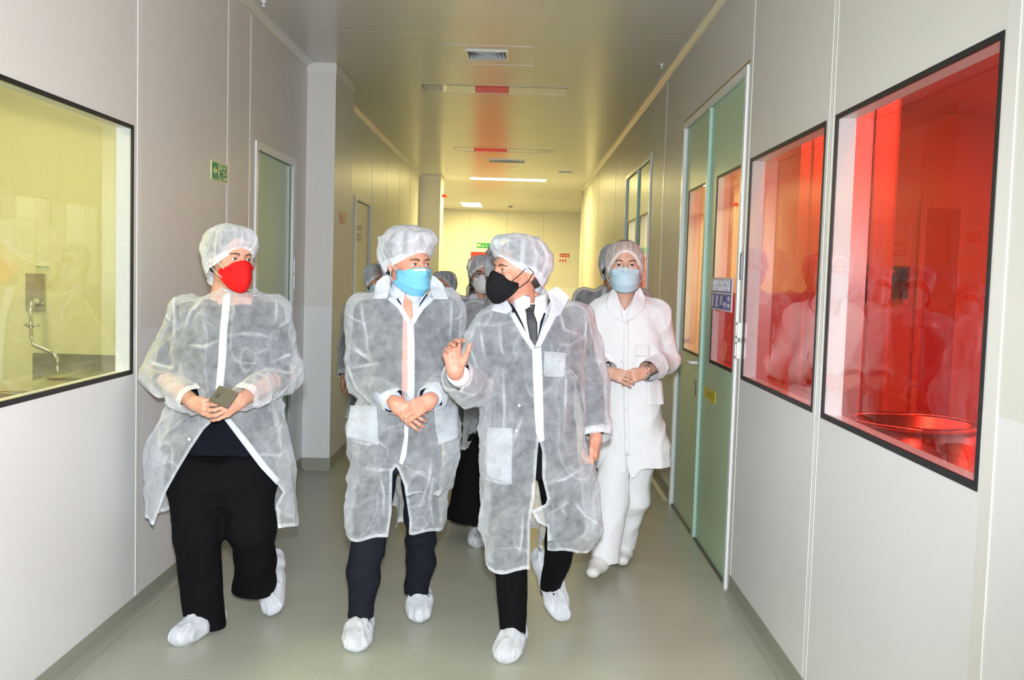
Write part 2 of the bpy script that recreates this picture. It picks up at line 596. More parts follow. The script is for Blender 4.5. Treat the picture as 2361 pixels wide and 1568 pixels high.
def _pchip(x, y, xi):
    """monotone cubic interpolation"""
    h = np.diff(x); dl = np.diff(y) / h
    m = np.zeros_like(y)
    if len(x) == 2:
        return np.interp(xi, x, y)
    for i in range(1, len(x) - 1):
        if dl[i - 1] * dl[i] > 0:
            w1 = 2 * h[i] + h[i - 1]; w2 = h[i] + 2 * h[i - 1]
            m[i] = (w1 + w2) / (w1 / dl[i - 1] + w2 / dl[i])
    m[0] = dl[0]; m[-1] = dl[-1]
    j = np.clip(np.searchsorted(x, xi) - 1, 0, len(x) - 2)
    t = (xi - x[j]) / h[j]
    return ((2 * t ** 3 - 3 * t ** 2 + 1) * y[j] + (t ** 3 - 2 * t ** 2 + t) * h[j] * m[j]
            + (-2 * t ** 3 + 3 * t ** 2) * y[j + 1] + (t ** 3 - t ** 2) * h[j] * m[j + 1])

def vnormals(V, F):
    F = np.asarray(F)
    a, b, c, d = (V[F[:, i]] for i in (0, 1, 2, -1))
    fn = np.cross(c - a, d - b) if F.shape[1] == 4 else np.cross(b - a, c - a)
    n = np.zeros_like(V)
    for i in range(F.shape[1]):
        for k in range(3):
            n[:, k] += np.bincount(F[:, i], fn[:, k], len(V))
    return n / (np.linalg.norm(n, axis=1)[:, None] + 1e-12)

def clip(V, F, g, extra=None):
    """keep the part of the triangulated mesh where g > 0 (clean cut edges)"""
    F = np.asarray(F)
    T = np.concatenate([F[:, [0, 1, 2]], F[:, [0, 2, 3]]]) if F.shape[1] == 4 else F
    g = np.where(np.abs(g) < 1e-7, 1e-7, g)
    pos = g > 0
    cnt = pos[T].sum(1)
    full = T[cnt == 3]
    newV = [V]; newE = [extra] if extra is not None else None
    base = len(V); out = [full]
    def cut(i, j):
        nonlocal base
        t = g[i] / (g[i] - g[j])
        newV.append(V[i] + t[:, None] * (V[j] - V[i]))
        if extra is not None:
            newE.append(extra[i] + t * (extra[j] - extra[i]))
        r = np.arange(base, base + len(i)); base += len(i)
        return r
    t1 = T[cnt == 1]
    if len(t1):
        k = pos[t1].argmax(1); r = np.arange(len(t1))
        a, b, c = t1[r, k], t1[r, (k + 1) % 3], t1[r, (k + 2) % 3]
        ab, ac = cut(a, b), cut(a, c)
        out.append(np.stack([a, ab, ac], 1))
    t2 = T[cnt == 2]
    if len(t2):
        k = (~pos[t2]).argmax(1); r = np.arange(len(t2))
        a, b, c = t2[r, k], t2[r, (k + 1) % 3], t2[r, (k + 2) % 3]
        ba, ca = cut(b, a), cut(c, a)
        out.append(np.stack([ba, b, c], 1)); out.append(np.stack([ba, c, ca], 1))
    V2 = np.concatenate(newV); T2 = np.concatenate(out)
    use = np.unique(T2); mp = np.full(len(V2), -1); mp[use] = np.arange(len(use))
    E2 = np.concatenate(newE)[use] if extra is not None else None
    return V2[use], mp[T2], E2

def bvh_of(V, F):
    return BVHTree.FromPolygons([tuple(p) for p in V.tolist()], [tuple(f) for f in F.tolist()], all_triangles=False)

def in_poly(pts, poly):
    poly = np.asarray(poly, float); x, y = pts[:, 0], pts[:, 1]
    c = np.zeros(len(pts), bool); j = len(poly) - 1
    for i in range(len(poly)):
        xi, yi = poly[i]; xj, yj = poly[j]
        c ^= ((yi > y) != (yj > y)) & (x < (xj - xi) * (y - yi) / (yj - yi + 1e-12) + xi)
        j = i
    return c

def drape(bvhs, rows, off=0.006, thick=0.0, nu=10, nv=12, fallback=None):
    """a strip or patch of cloth lying on a surface. rows: list of (left point, right point) in photo
    pixels from top to bottom; the patch is the surface met by the sight lines, lifted by off."""
    rows = np.asarray(rows, float)
    tt = np.linspace(0, len(rows) - 1, nv)
    D = np.full((nv, nu), np.nan); R_ = np.zeros((nv, nu, 3))
    for i, t in enumerate(tt):
        k = min(int(t), len(rows) - 2); f = t - k
        l = rows[k, 0] * (1 - f) + rows[k + 1, 0] * f; r = rows[k, 1] * (1 - f) + rows[k + 1, 1] * f
        for j in range(nu):
            s = j / (nu - 1); p = l * (1 - s) + r * s
            d = ray(p[0], p[1]); d = d / np.linalg.norm(d); R_[i, j] = d
            for b in bvhs:
                hit = b.ray_cast(Vector(EYE), Vector(d))
                if hit[0] is not None and not (D[i, j] <= hit[3]):
                    D[i, j] = hit[3]
    ok = ~np.isnan(D)
    if ok.any():
        med = np.median(D[ok])
        ok &= (D - med < 0.075) & (med - D < 0.14)   # sight lines that slipped past the edge
        mis = ~ok
        I = np.argwhere(ok); dv = D[ok]
        for i, j in np.argwhere(~ok):
            D[i, j] = dv[np.argmin(((I - (i, j)) ** 2).sum(1))]
        for _ in range(40):
            E = np.pad(D, 1, mode='edge')
            D = np.where(mis, 0.25 * (E[:-2, 1:-1] + E[2:, 1:-1] + E[1:-1, :-2] + E[1:-1, 2:]), D)
    else:
        D[:] = (fallback if fallback else 4.3) * 1.01
    for _ in range(3):
        E = np.pad(D, 1, mode='edge')
        D = 0.4 * D + 0.15 * (E[:-2, 1:-1] + E[2:, 1:-1] + E[1:-1, :-2] + E[1:-1, 2:])
    return EYE + R_ * (D - off)[..., None]

def sheet(P, t=0.003):
    """closed thin sheet from a grid of points"""
    a, b = P.shape[:2]
    n = np.cross(np.gradient(P, axis=0), np.gradient(P, axis=1))
    n /= np.linalg.norm(n, axis=2)[..., None] + 1e-9
    V = np.concatenate([(P + n * t / 2).reshape(-1, 3), (P - n * t / 2).reshape(-1, 3)])
    F = []
    o = a * b
    for i in range(a - 1):
        for j in range(b - 1):
            q = (i * b + j, i * b + j + 1, (i + 1) * b + j + 1, (i + 1) * b + j)
            F.append(q); F.append(tuple(o + x for x in q[::-1]))
    ring = [j for j in range(b)] + [i * b + b - 1 for i in range(1, a)] + [(a - 1) * b + j for j in range(b - 2, -1, -1)] + [i * b for i in range(a - 2, 0, -1)]
    for x, y in zip(ring, ring[1:] + ring[:1]):
        F.append((y, x, o + x, o + y))
    return V, np.array(F)
# ---------------------------------------------------------------- materials
XL, XR, ZC = -1.70, 1.12, 3.20
TH = 0.075
MT = {}
MT['wall'] = wall_mat('painted_wall_panel', (0.785, 0.77, 0.72), (0.85, 0.855, 0.86))
MT['strip'] = simple('joint_strip_paint', (0.82, 0.81, 0.77), 0.3, var=0.02)
MT['ceil'] = simple('ceiling_panel_paint', (0.70, 0.69, 0.64), 0.24, spec=0.6, var=0.03, vscale=1.5)
MT['floor'] = floor_mat('speckled_vinyl')
MT['skirt'] = simple('skirting_vinyl', srgb(158, 160, 146), 0.45, var=0.12, vscale=120)
MT['gasket'] = simple('black_rubber', (0.012, 0.012, 0.014), 0.45, var=0.2)
MT['white'] = simple('white_lacquer', (0.84, 0.86, 0.86), 0.25, var=0.02)
MT['glass'] = glass_mat('clear_glass', (0.97, 0.985, 0.98), 1.72)
MT['red_glass'] = glass_mat('red_filter_glass', (0.80, 0.030, 0.016), 1.45)
MT['yellow_glass'] = glass_mat('yellow_filter_glass', (0.95, 0.91, 0.42), 1.45)
MT['green'] = simple('green_door_paint', srgb(185, 220, 188), 0.33, var=0.04, vscale=2)
MT['green_strip'] = simple('pale_turquoise_profile', srgb(178, 214, 200), 0.3, var=0.02)
MT['alu'] = simple('anodised_aluminium', (0.55, 0.57, 0.59), 0.32, metal=0.7, var=0.05)
MT['vent'] = simple('vent_enamel', (0.62, 0.64, 0.66), 0.3, var=0.03)
MT['steel'] = simple('brushed_steel', (0.55, 0.55, 0.53), 0.22, metal=1.0, var=0.12, vscale=20, stretch=(1, 1, 12))
MT['chrome'] = simple('chrome', (0.8, 0.8, 0.8), 0.08, metal=1.0, var=0.02)
MT['plastic'] = simple('white_plastic', (0.85, 0.85, 0.82), 0.3, var=0.02)
MT['dark'] = simple('dark_grey_plastic', (0.06, 0.06, 0.07), 0.4)
MT['mid'] = simple('mid_grey_paint', (0.25, 0.26, 0.28), 0.4)
MT['red'] = simple('red_door_paint', (0.72, 0.025, 0.015), 0.35, var=0.04)
MT['signred'] = simple('sign_red', (0.62, 0.05, 0.03), 0.4)
MT['signgreen'] = simple('sign_green', (0.0, 0.30, 0.13), 0.4)
MT['signpale'] = simple('photoluminescent_pale', (0.80, 0.90, 0.42), 0.4)
MT['signblue'] = simple('sign_blue', (0.055, 0.085, 0.50), 0.4)
MT['signwhite'] = simple('sign_white', (0.86, 0.86, 0.86), 0.4)
MT['signyellow'] = simple('sign_yellow', (0.78, 0.66, 0.03), 0.35)
MT['signgrey'] = simple('sign_grey', (0.30, 0.31, 0.34), 0.4)
MT['ochre'] = simple('ochre_sealant', (0.42, 0.28, 0.04), 0.5)
MT['room'] = simple('process_room_wall', (0.83, 0.82, 0.80), 0.5, var=0.03, vscale=2)
MT['lampmirror'] = simple('lamp_reflector', (0.86, 0.86, 0.84), 0.10, metal=1.0, var=0.02)
MT['lens'] = glass_mat('lamp_cover', (0.96, 0.97, 0.95), 4.0, 0.012)
MT['lampback'] = simple('lamp_housing', (0.62, 0.61, 0.55), 0.3)
def emit_mat(name, col, s):
    m, nt, out = new_mat(name)
    e = N(nt, 'ShaderNodeEmission', i_Strength=s)
    vec = coords(nt)
    g = N(nt, 'ShaderNodeTexNoise', i_Scale=3.0)
    L(nt, vec, g.inputs['Vector'])
    r = N(nt, 'ShaderNodeMapRange', i_3=0.97, i_4=1.03)
    L(nt, g.outputs['Fac'], r.inputs[0])
    v = N(nt, 'ShaderNodeVectorMath', operation='SCALE'); v.inputs[0].default_value = col
    L(nt, r.outputs[0], v.inputs['Scale']); L(nt, v.outputs[0], e.inputs[0])
    L(nt, e.outputs[0], out.inputs[0])
    return m
MT['lit'] = emit_mat('lit_diffuser', (1.0, 0.83, 0.34), LAMP_FAR)
MT['fill_back'] = emit_mat('fill_diffuser_behind', (1.0, 0.98, 0.94), FILL_BACK)
MT['lit_red'] = emit_mat('lit_diffuser_process', (1.0, 0.93, 0.86), 25.0)
MT['lit_yel'] = emit_mat('lit_diffuser_wash', (1.0, 0.96, 0.86), 17.0)

def WX(x, y, X):
    d = ray(x, y)
    return EYE + d * (X / d[0])

def structure(name, loc=(0, 0, 0)):
    return tag(empty(name, loc), kind='structure')

# ---------------------------------------------------------------- floor
fm = MB()
fm.box(XL - TH, XR + TH, -7.2, 16.0, -0.06, 0.0)
fm.box(-2.2, 1.7, 16.0, 25.7, -0.06, 0.0)
tag(fm.build('floor', MT['floor']), kind='structure')

# ---------------------------------------------------------------- walls from panels
def panels(root, X, side, seams, holes, z0=0.0, z1=3.26, mat='wall', gap=0.0015):
    """vertical wall panels between seams; holes are (y0, y1, z0, z1)"""
    xa, xb = (X - TH, X) if side < 0 else (X, X + TH)
    for a, b in zip(seams[:-1], seams[1:]):
        m = MB(); a2, b2 = a + gap, b - gap
        hs = sorted([h for h in holes if h[0] < b2 and h[1] > a2])
        y = a2
        for h in hs:
            h0, h1 = max(h[0], a2), min(h[1], b2)
            if h0 - y > 1e-4:
                m.box(xa, xb, y, h0, z0, z1)
            if h[2] > z0 + 1e-4:
                m.box(xa, xb, h0, h1, z0, h[2])
            if h[3] < z1:
                m.box(xa, xb, h0, h1, h[3], z1)
            y = h1
        if b2 - y > 1e-4:
            m.box(xa, xb, y, b2, z0, z1)
        if m.v:
            m.build('wall_panel', MT[mat], root)

def joint_strips(root, X, side, ys, w=0.05, z0=0.1, z1=3.15):
    for y in ys:
        m = MB()
        m.box(X if side < 0 else X - 0.003, X + 0.003 if side < 0 else X, y - w / 2, y + w / 2, z0, z1)
        m.build('joint_strip', MT['strip'], root, bevel=0.0012)

LW = (2.35, 4.375, 1.113, 2.198)          # left window
LD = (6.36, 7.47, 0.0, 2.40)              # left door
RW1 = (2.39, 3.645, 1.11, 2.207)
RW2 = (3.755, 4.98, 1.113, 2.205)
RD = (5.10, 7.06, 0.0, 2.69)
RF = (8.80, 10.88, 0.0, 2.70)
LF = (10.15, 11.25, 0.0, 2.36)
wl = structure('wall_left', (XL, 0, 0))
panels(wl, XL, -1, [-7.2, -4.7, -2.2, 0.3, 2.3, 4.44, 5.76, 6.25, 7.85], [LW, LD])
joint_strips(wl, XL, -1, [0.3, 4.44, 5.78, 6.25], 0.05)
panels(wl, XL, -1, [8.7, 10.05, 11.35, 12.6, 13.9, 15.2, 16.5], [LF])
joint_strips(wl, XL, -1, [10.0, 11.4, 12.6, 13.9, 15.2], 0.05)
wr = structure('wall_right', (XR, 0, 0))
panels(wr, XR, 1, [-7.2, -4.7, -2.2, 0.3, 2.345, 3.70, 5.04, 7.12, 8.02, 8.74, 10.95, 12.2, 13.5, 14.8, 16.1, 17.4, 18.5],
       [RW1, RW2, RD, RF])
joint_strips(wr, XR, 1, [0.3, 2.345, 5.045, 8.02, 12.2, 14.8], 0.06)
for yy in (3.675, 3.725):
    MB().box(XR - 0.0015, XR, yy - 0.003, yy + 0.003, 0.1, 3.15).build('joint_strip', MT['strip'], wr)

# pillar by the left door and the far column
def pillar(name, x0, x1, y0, y1):
    r = structure(name, ((x0 + x1) / 2, y0, 0))
    MB().box(x0, x1, y0, y1, 0, 3.26).build('pillar_casing', MT['wall'], r, bevel=0.004)
    m = MB()
    m.box(x0 + 0.045, x0 + 0.048, y0 - 0.0015, y0, 0.1, 3.12)
    m.box(x1 - 0.075, x1 - 0.072, y0 - 0.0015, y0, 0.1, 3.12)
    m.box(x0, x1 + 0.004, y0 - 0.004, y0, 3.115, 3.19)
    m.box(x1, x1 + 0.004, y0, y1, 3.115, 3.19)
    m.build('corner_bead', MT['strip'], r)
    MB().box(x0, x1 + 0.006, y0 - 0.006, y0, 0, 0.1).box(x1, x1 + 0.006, y0, y1, 0, 0.1).build('skirting', MT['skirt'], r)
    return r
pillar('wall_pillar', XL, -1.475, 7.85, 8.7)
pillar('wall_column', XL - 0.1, -1.35, 16.5, 17.2)

# far end of the corridor
we = structure('wall_end', (0, 25.4, 0))
for a, b in ((-2.2, -1.32), (-0.37, 0.55), (0.55, 1.6)):
    MB().box(a + 0.002, b - 0.002, 25.4, 25.5, 0, 3.26).build('wall_panel', MT['wall'], we)
MB().box(-1.318, -0.372, 25.4, 25.5, 2.20, 3.26).build('wall_panel', MT['wall'], we)
wfr = structure('wall_far_right', (1.5, 18.5, 0))
MB().box(1.5, 1.6, 18.5, 25.4, 0, 3.26).build('wall_panel', MT['wall'], wfr)
MB().box(XR, 1.5, 18.5, 18.575, 0, 3.26).build('wall_panel', MT['wall'], wfr)
MB().tube([(1.14, 18.53, 0.0), (1.14, 18.53, 3.2)], 0.055, 20).build('rounded_corner', MT['wall'], wfr, smooth=True)
wfl = structure('wall_far_left', (-2.1, 17.2, 0))
MB().box(-2.2, -2.1, 17.2, 25.4, 0, 3.26).build('wall_panel', MT['wall'], wfl)
MB().box(-2.1, -1.8, 17.1, 17.2, 0, 3.26).build('wall_panel', MT['wall'], wfl)
tag(MB().box(XL - TH, XR + TH, -7.3, -7.2, 0, 3.26).build('wall_back', MT['wall']), kind='structure')

# skirting, coved into the floor
def skirting(name, X, s, spans):
    r = structure(name, (X, 0, 0))
    for a, b in spans:
        prof = [(0, 0.10), (-s * 0.004, 0.10), (-s * 0.004, 0.035), (-s * 0.010, 0.016), (-s * 0.024, 0.004), (-s * 0.034, 0.0), (0, 0.0)]
        MB().prism([(X + u, z) for u, z in prof], 'y', a, b).build('skirting_length', MT['skirt'], r, smooth=False)
skirting('baseboard_left', XL, -1, [(-7.2, 2.3), (2.3, 4.44), (4.44, 6.3), (7.53, 7.85), (8.7, 10.08), (11.32, 16.5)])
skirting('baseboard_right', XR, 1, [(-7.2, 2.345), (2.345, 5.04), (7.12, 8.74), (10.94, 18.5)])
m = MB(); m.box(-2.1, -1.33, 25.39, 25.4, 0, 0.1).box(-0.36, 1.5, 25.39, 25.4, 0, 0.1)
tag(m.build('baseboard_end', MT['skirt']), kind='structure')

# coved cornice between walls and ceiling
def cornice(name, X, s, a, b):
    prof = [(X + 0.0005 * s, 3.160), (X - s * 0.006, 3.160), (X - s * 0.012, 3.172), (X - s * 0.044, 3.193), (X - s * 0.062, 3.196), (X - s * 0.062, 3.21), (X + 0.0005 * s, 3.21)]
    o = MB().prism(prof, 'y', a, b).build(name, MT['ceil'])
    tag(o, kind='structure')
cornice('trim_1', XL, -1, -7.2, 7.85)
cornice('trim_2', XL, -1, 8.7, 16.5)
cornice('trim_3', XR, 1, -7.2, 18.5)

# ---------------------------------------------------------------- ceiling
LAMPS = [(-0.91, 0.375, 8.60, 8.98, 0), (-0.90, 0.385, 12.85, 13.2, 0), (-0.90, 0.395, 16.75, 17.15, 1), (-1.42, -0.95, 22.75, 24.1, 1),
         (-0.91, 0.375, 4.25, 4.62, 0), (-0.91, 0.375, -0.1, 0.27, 2), (-0.91, 0.375, -4.4, -4.03, 2)]  # the last two are unseen, added as soft fill for walls and people
VENTS = [(-0.43, -0.15, 7.29, 7.57), (-0.49, 0.01, 14.05, 14.38), (0.55, 0.75, 15.35, 15.55)]
ce = structure('ceiling', (0, 0, ZC))
cs = [-7.2, -4.7, -2.2, 0.4, 3.1, 5.0, 6.80, 9.60, 10.95, 12.4, 13.6, 15.0, 16.3, 17.5, 19.2, 21.0, 22.6, 24.3, 25.5]
for a, b in zip(cs[:-1], cs[1:]):
    m = MB(); x0, x1 = (XL - TH, XR + TH) if b < 16.4 else (-2.2, 1.7)
    hs = sorted([h for h in [l[:4] for l in LAMPS] + VENTS if h[2] > a and h[3] < b], key=lambda h: h[2])
    y = a + 0.002
    for h in hs:
        m.box(x0, x1, y, h[2], ZC, ZC + 0.06)
        m.box(x0, h[0], h[2], h[3], ZC, ZC + 0.06)
        m.box(h[1], x1, h[2], h[3], ZC, ZC + 0.06)
        y = h[3]
    m.box(x0, x1, y, b - 0.002, ZC, ZC + 0.06)
    m.build('ceiling_panel', MT['ceil'], ce)
m = MB(); m.box(-2.3, 1.8, -7.3, 25.6, ZC + 0.18, ZC + 0.24)
m.build('ceiling_void', MT['mid'], ce)

LAMP_LABELS = ['unlit recessed corridor light nearest in view with mirrored red patch in its cover',
               'unlit recessed corridor light, second from the front, with red and yellow mirrored patch',
               'long lit white recessed corridor light near the far end',
               'square lit recessed light close to the end wall', 'unlit recessed corridor light above the three visitors',
               'unseen fill light added above the photographer', 'unseen fill light added behind the photographer']
for (x0, x1, y0, y1, on), lab in zip(LAMPS, LAMP_LABELS):
    r = empty('ceiling_light', ((x0 + x1) / 2, (y0 + y1) / 2, ZC))
    tag(r, lab, 'ceiling light', 'recessed corridor lights')
    f = 0.012
    m = MB()
    m.box(x0, x1, y0, y0 + f, ZC - 0.003, ZC + 0.01).box(x0, x1, y1 - f, y1, ZC - 0.003, ZC + 0.01)
    m.box(x0, x0 + f, y0 + f, y1 - f, ZC - 0.003, ZC + 0.01).box(x1 - f, x1, y0 + f, y1 - f, ZC - 0.003, ZC + 0.01)
    m.build('frame', MT['strip'], r)
    if on:
        MB().box(x0 + f, x1 - f, y0 + f, y1 - f, ZC + 0.0, ZC + 0.006).build('diffuser', MT['lit'] if on == 1 else MT['fill_back'], r)
        MB().box(x0, x1, y0, y1, ZC + 0.05, ZC + 0.1).build('housing', MT['lampback'], r)
    else:
        m = MB()
        m.box(x0, x1, y0, y1, ZC + 0.11, ZC + 0.115)
        m.box(x0, x1, y0, y0 + 0.004, ZC + 0.01, ZC + 0.11).box(x0, x1, y1 - 0.004, y1, ZC + 0.01, ZC + 0.11)
        m.box(x0, x0 + 0.004, y0, y1, ZC + 0.01, ZC + 0.11).box(x1 - 0.004, x1, y0, y1, ZC + 0.01, ZC + 0.11)
        m.build('housing', MT['lampback'], r)
        n = 14
        for i in range(1, n):
            xx = x0 + (x1 - x0) * i / n
            MB().box(xx - 0.002, xx + 0.002, y0 + f, y1 - f, ZC + 0.02, ZC + 0.05).build('louvre_blade', MT['lampmirror'], r)
        for t in (0.32, 0.68):
            yy = y0 + (y1 - y0) * t
            MB().tube([(x0 + 0.03, yy, ZC + 0.075), (x1 - 0.03, yy, ZC + 0.075)], 0.013, 10).build('tube', MT['plastic'], r, smooth=True)
        MB().box(x0 + f, x1 - f, y0 + f, y1 - f, ZC - 0.001, ZC + 0.003).build('cover', MT['lens'], r)

VL = ['square four-way ceiling diffuser in a framed panel in front of the first light',
      'wide slotted ceiling diffuser behind the second unlit light', 'small ceiling grille near the right wall']
for (x0, x1, y0, y1), lab in zip(VENTS, VL):
    r = tag(empty('ceiling_vent', ((x0 + x1) / 2, (y0 + y1) / 2, ZC)), lab, 'vent', 'ceiling vents')
    MB().box(x0, x1, y0, y1, ZC + 0.07, ZC + 0.08).build('vent_backing', MT['dark'], r)
    m = MB(); f = 0.014
    m.box(x0 - f, x1 + f, y0 - f, y0, ZC - 0.008, ZC + 0.004).box(x0 - f, x1 + f, y1, y1 + f, ZC - 0.008, ZC + 0.004)
    m.box(x0 - f, x0, y0, y1, ZC - 0.008, ZC + 0.004).box(x1, x1 + f, y0, y1, ZC - 0.008, ZC + 0.004)
    m.build('frame', MT['alu'], r)
    cx, cy = (x0 + x1) / 2, (y0 + y1) / 2
    k = 5
    for i in range(k):
        t0 = 1 - i / k; t1 = t0 - 0.75 / k
        hx, hy = (x1 - x0) / 2, (y1 - y0) / 2
        zz0, zz1 = ZC + 0.022, ZC - 0.006
        m = MB()
        ring0 = [(cx + sx * hx * t0, cy + sy * hy * t0, zz1) for sx, sy in ((-1, -1), (1, -1), (1, 1), (-1, 1))]
        ring1 = [(cx + sx * hx * max(t1, 0.02), cy + sy * hy * max(t1, 0.02), zz0) for sx, sy in ((-1, -1), (1, -1), (1, 1), (-1, 1))]
        ring2 = [(p[0], p[1], p[2] + 0.003) for p in ring1]; ring3 = [(p[0], p[1], p[2] + 0.003) for p in ring0]
        m._add(ring0 + ring1 + ring2 + ring3, [(i2, (i2 + 1) % 4, 4 + (i2 + 1) % 4, 4 + i2) for i2 in range(4)]
               + [(4 + i2, 4 + (i2 + 1) % 4, 8 + (i2 + 1) % 4, 8 + i2) for i2 in range(4)]
               + [(8 + i2, 8 + (i2 + 1) % 4, 12 + (i2 + 1) % 4, 12 + i2) for i2 in range(4)]
               + [(12 + i2, 12 + (i2 + 1) % 4, (i2 + 1) % 4, i2) for i2 in range(4)])
        m.build('louvre', MT['vent'], r)
# framed inspection panel round the first diffuser
m = MB(); a0, a1, b0, b1, w = -0.60, 0.06, 7.12, 7.76, 0.006
m.box(a0, a1, b0, b0 + w, ZC - 0.003, ZC).box(a0, a1, b1 - w, b1, ZC - 0.003, ZC).box(a0, a0 + w, b0, b1, ZC - 0.003, ZC).box(a1 - w, a1, b0, b1, ZC - 0.003, ZC)
m.build('inspection_frame', MT['ceil'], ce)
sd = tag(empty('smoke_detector', (-0.28, 23.4, ZC)), 'small round smoke detector on the ceiling before the end wall', 'smoke detector')
MB().lathe([(0.0, -0.0), (0.055, 0.0), (0.055, -0.02), (0.04, -0.045), (0.0, -0.05)], (-0.28, 23.4, ZC)).build('detector_body', MT['signgrey'], sd, smooth=True)
MB().lathe([(0.0, 0.0), (0.07, 0.0), (0.07, -0.008), (0.0, -0.008)], (-0.28, 23.4, ZC)).build('detector_base', MT['plastic'], sd, smooth=True)
for i, (px, py) in enumerate([(608, 0), (1526, 148)]):
    d = ray(px, max(py, 2)); p = EYE + d * ((ZC - EYE[2]) / d[2])
    s = tag(empty('sprinkler', tuple(p)), ['small sprinkler nozzle on the ceiling above the left door', 'small sprinkler nozzle on the ceiling near the right wall'][i], 'sprinkler')
    MB().lathe([(0.0, 0.0), (0.02, 0.0), (0.018, -0.006), (0.006, -0.01), (0.006, -0.03), (0.014, -0.033), (0.014, -0.036), (0, -0.036)], tuple(p), 16).build('nozzle', MT['plastic'], s, smooth=True)

# ---------------------------------------------------------------- windows
def window(name, X, side, hole, tint):
    y0, y1, z0, z1 = hole
    r = structure(name, (X, (y0 + y1) / 2, z0))
    xi = X + side * TH
    g = 0.017
    gx0, gx1 = sorted((X - side * 0.003, X + side * 0.006))
    for a, b, c, d in ((y0, y1, z0, z0 + g * 1.15), (y0, y1, z1 - g, z1), (y0, y0 + g, z0 + g * 1.15, z1 - g), (y1 - g, y1, z0 + g * 1.15, z1 - g)):
        MB().box(gx0, gx1, a, b, c, d).build('gasket', MT['gasket'], r)
    t = 0.012
    ra, rb = sorted((X + side * 0.006, xi - side * 0.004))
    for a, b, c, d in ((y0, y1, z0, z0 + t), (y0, y1, z1 - t, z1), (y0, y0 + t, z0 + t, z1 - t), (y1 - t, y1, z0 + t, z1 - t)):
        MB().box(ra, rb, a, b, c, d).build('reveal', MT['white'], r)
    p0, p1 = sorted((X + side * 0.0005, X + side * 0.0045))
    MB().box(p0, p1, y0 + g * 0.8, y1 - g * 0.8, z0 + g * 0.9, z1 - g * 0.8).build('pane', MT['glass'], r)
    p0, p1 = sorted((xi - side * 0.001, xi - side * 0.005))
    tp = MB().box(p0, p1, y0 + 0.001, y1 - 0.001, z0 + 0.001, z1 - 0.001).build('tinted_pane', MT[tint], r)
    tp['label'] = ('red' if tint == 'red_glass' else 'yellow') + ' filter pane'
    return r
window('window_1', XL, -1, LW, 'yellow_glass')
window('window_2', XR, 1, RW1, 'red_glass')
window('window_3', XR, 1, RW2, 'red_glass')

# ---------------------------------------------------------------- doors
def frame(root, X, side, y0, y1, z1, w=0.045, mat='white'):
    a, b = sorted((X - side * 0.012, X + side * TH))
    MB().box(a, b, y0, y0 + w, 0, z1).build('door_frame', MT[mat], root, bevel=0.003)
    MB().box(a, b, y1 - w, y1, 0, z1).build('door_frame', MT[mat], root, bevel=0.003)
    MB().box(a, b, y0 + w, y1 - w, z1 - w, z1).build('door_frame', MT[mat], root, bevel=0.003)

def leaf(root, X, side, y0, y1, z1, win=None, tint='red_glass', face=0.012):
    """a door leaf, with a flush double-glazed vision panel if win is given"""
    x0, x1 = sorted((X + side * face, X + side * (face + 0.045)))
    m = MB()
    if win:
        a, b, c, d = win
        m.box(x0, x1, y0, a, 0.006, z1).box(x0, x1, b, y1, 0.006, z1).box(x0, x1, a, b, 0.006, c).box(x0, x1, a, b, d, z1)
    else:
        m.box(x0, x1, y0, y1, 0.006, z1)
    lf = m.build('door_leaf', MT['green'], root)
    if win:
        g = 0.014; fx = X + side * face
        gx = sorted((fx - side * 0.003, fx + side * 0.004))
        for p in ((a, b, c, c + g * 1.3), (a, b, d - g, d), (a, a + g, c + g * 1.3, d - g), (b - g, b, c + g * 1.3, d - g)):
            MB().box(gx[0], gx[1], *p).build('gasket', MT['gasket'], lf)
        rx = sorted((fx + side * 0.004, fx + side * 0.043)); t = 0.008
        for p in ((a, b, c, c + t), (a, b, d - t, d), (a, a + t, c + t, d - t), (b - t, b, c + t, d - t)):
            MB().box(rx[0], rx[1], *p).build('reveal', MT['white'], lf)
        px = sorted((fx, fx + side * 0.003))
        MB().box(px[0], px[1], a + g * .8, b - g * .8, c + g * .8, d - g * .8).build('pane', MT['glass'], lf)
        px = sorted((fx + side * 0.041, fx + side * 0.0445))
        MB().box(px[0], px[1], a, b, c, d).build('tinted_pane', MT[tint], lf)
    return lf

def lever(parent, X, s, y, z, dy, mat='plastic'):
    """lever handle on a leaf whose face is at X; s = into the corridor"""
    m = MB(); m.box(min(X, X + s * 0.008), max(X, X + s * 0.008), y - 0.02, y + 0.02, z - 0.08, z + 0.03)
    pl = m.build('handle_plate', MT[mat], parent, bevel=0.002)
    MB().tube([(X, y, z), (X + s * 0.045, y, z), (X + s * 0.055, y + dy * 0.15, z), (X + s * 0.056, y + dy, z - 0.004)], [0.011, 0.011, 0.012, 0.010], 12).build('handle', MT[mat], parent, smooth=True)
    MB().lathe([(0, 0), (0.011, 0), (0.011, 0.01), (0, 0.01)], (0, 0, 0), 12)
    return pl

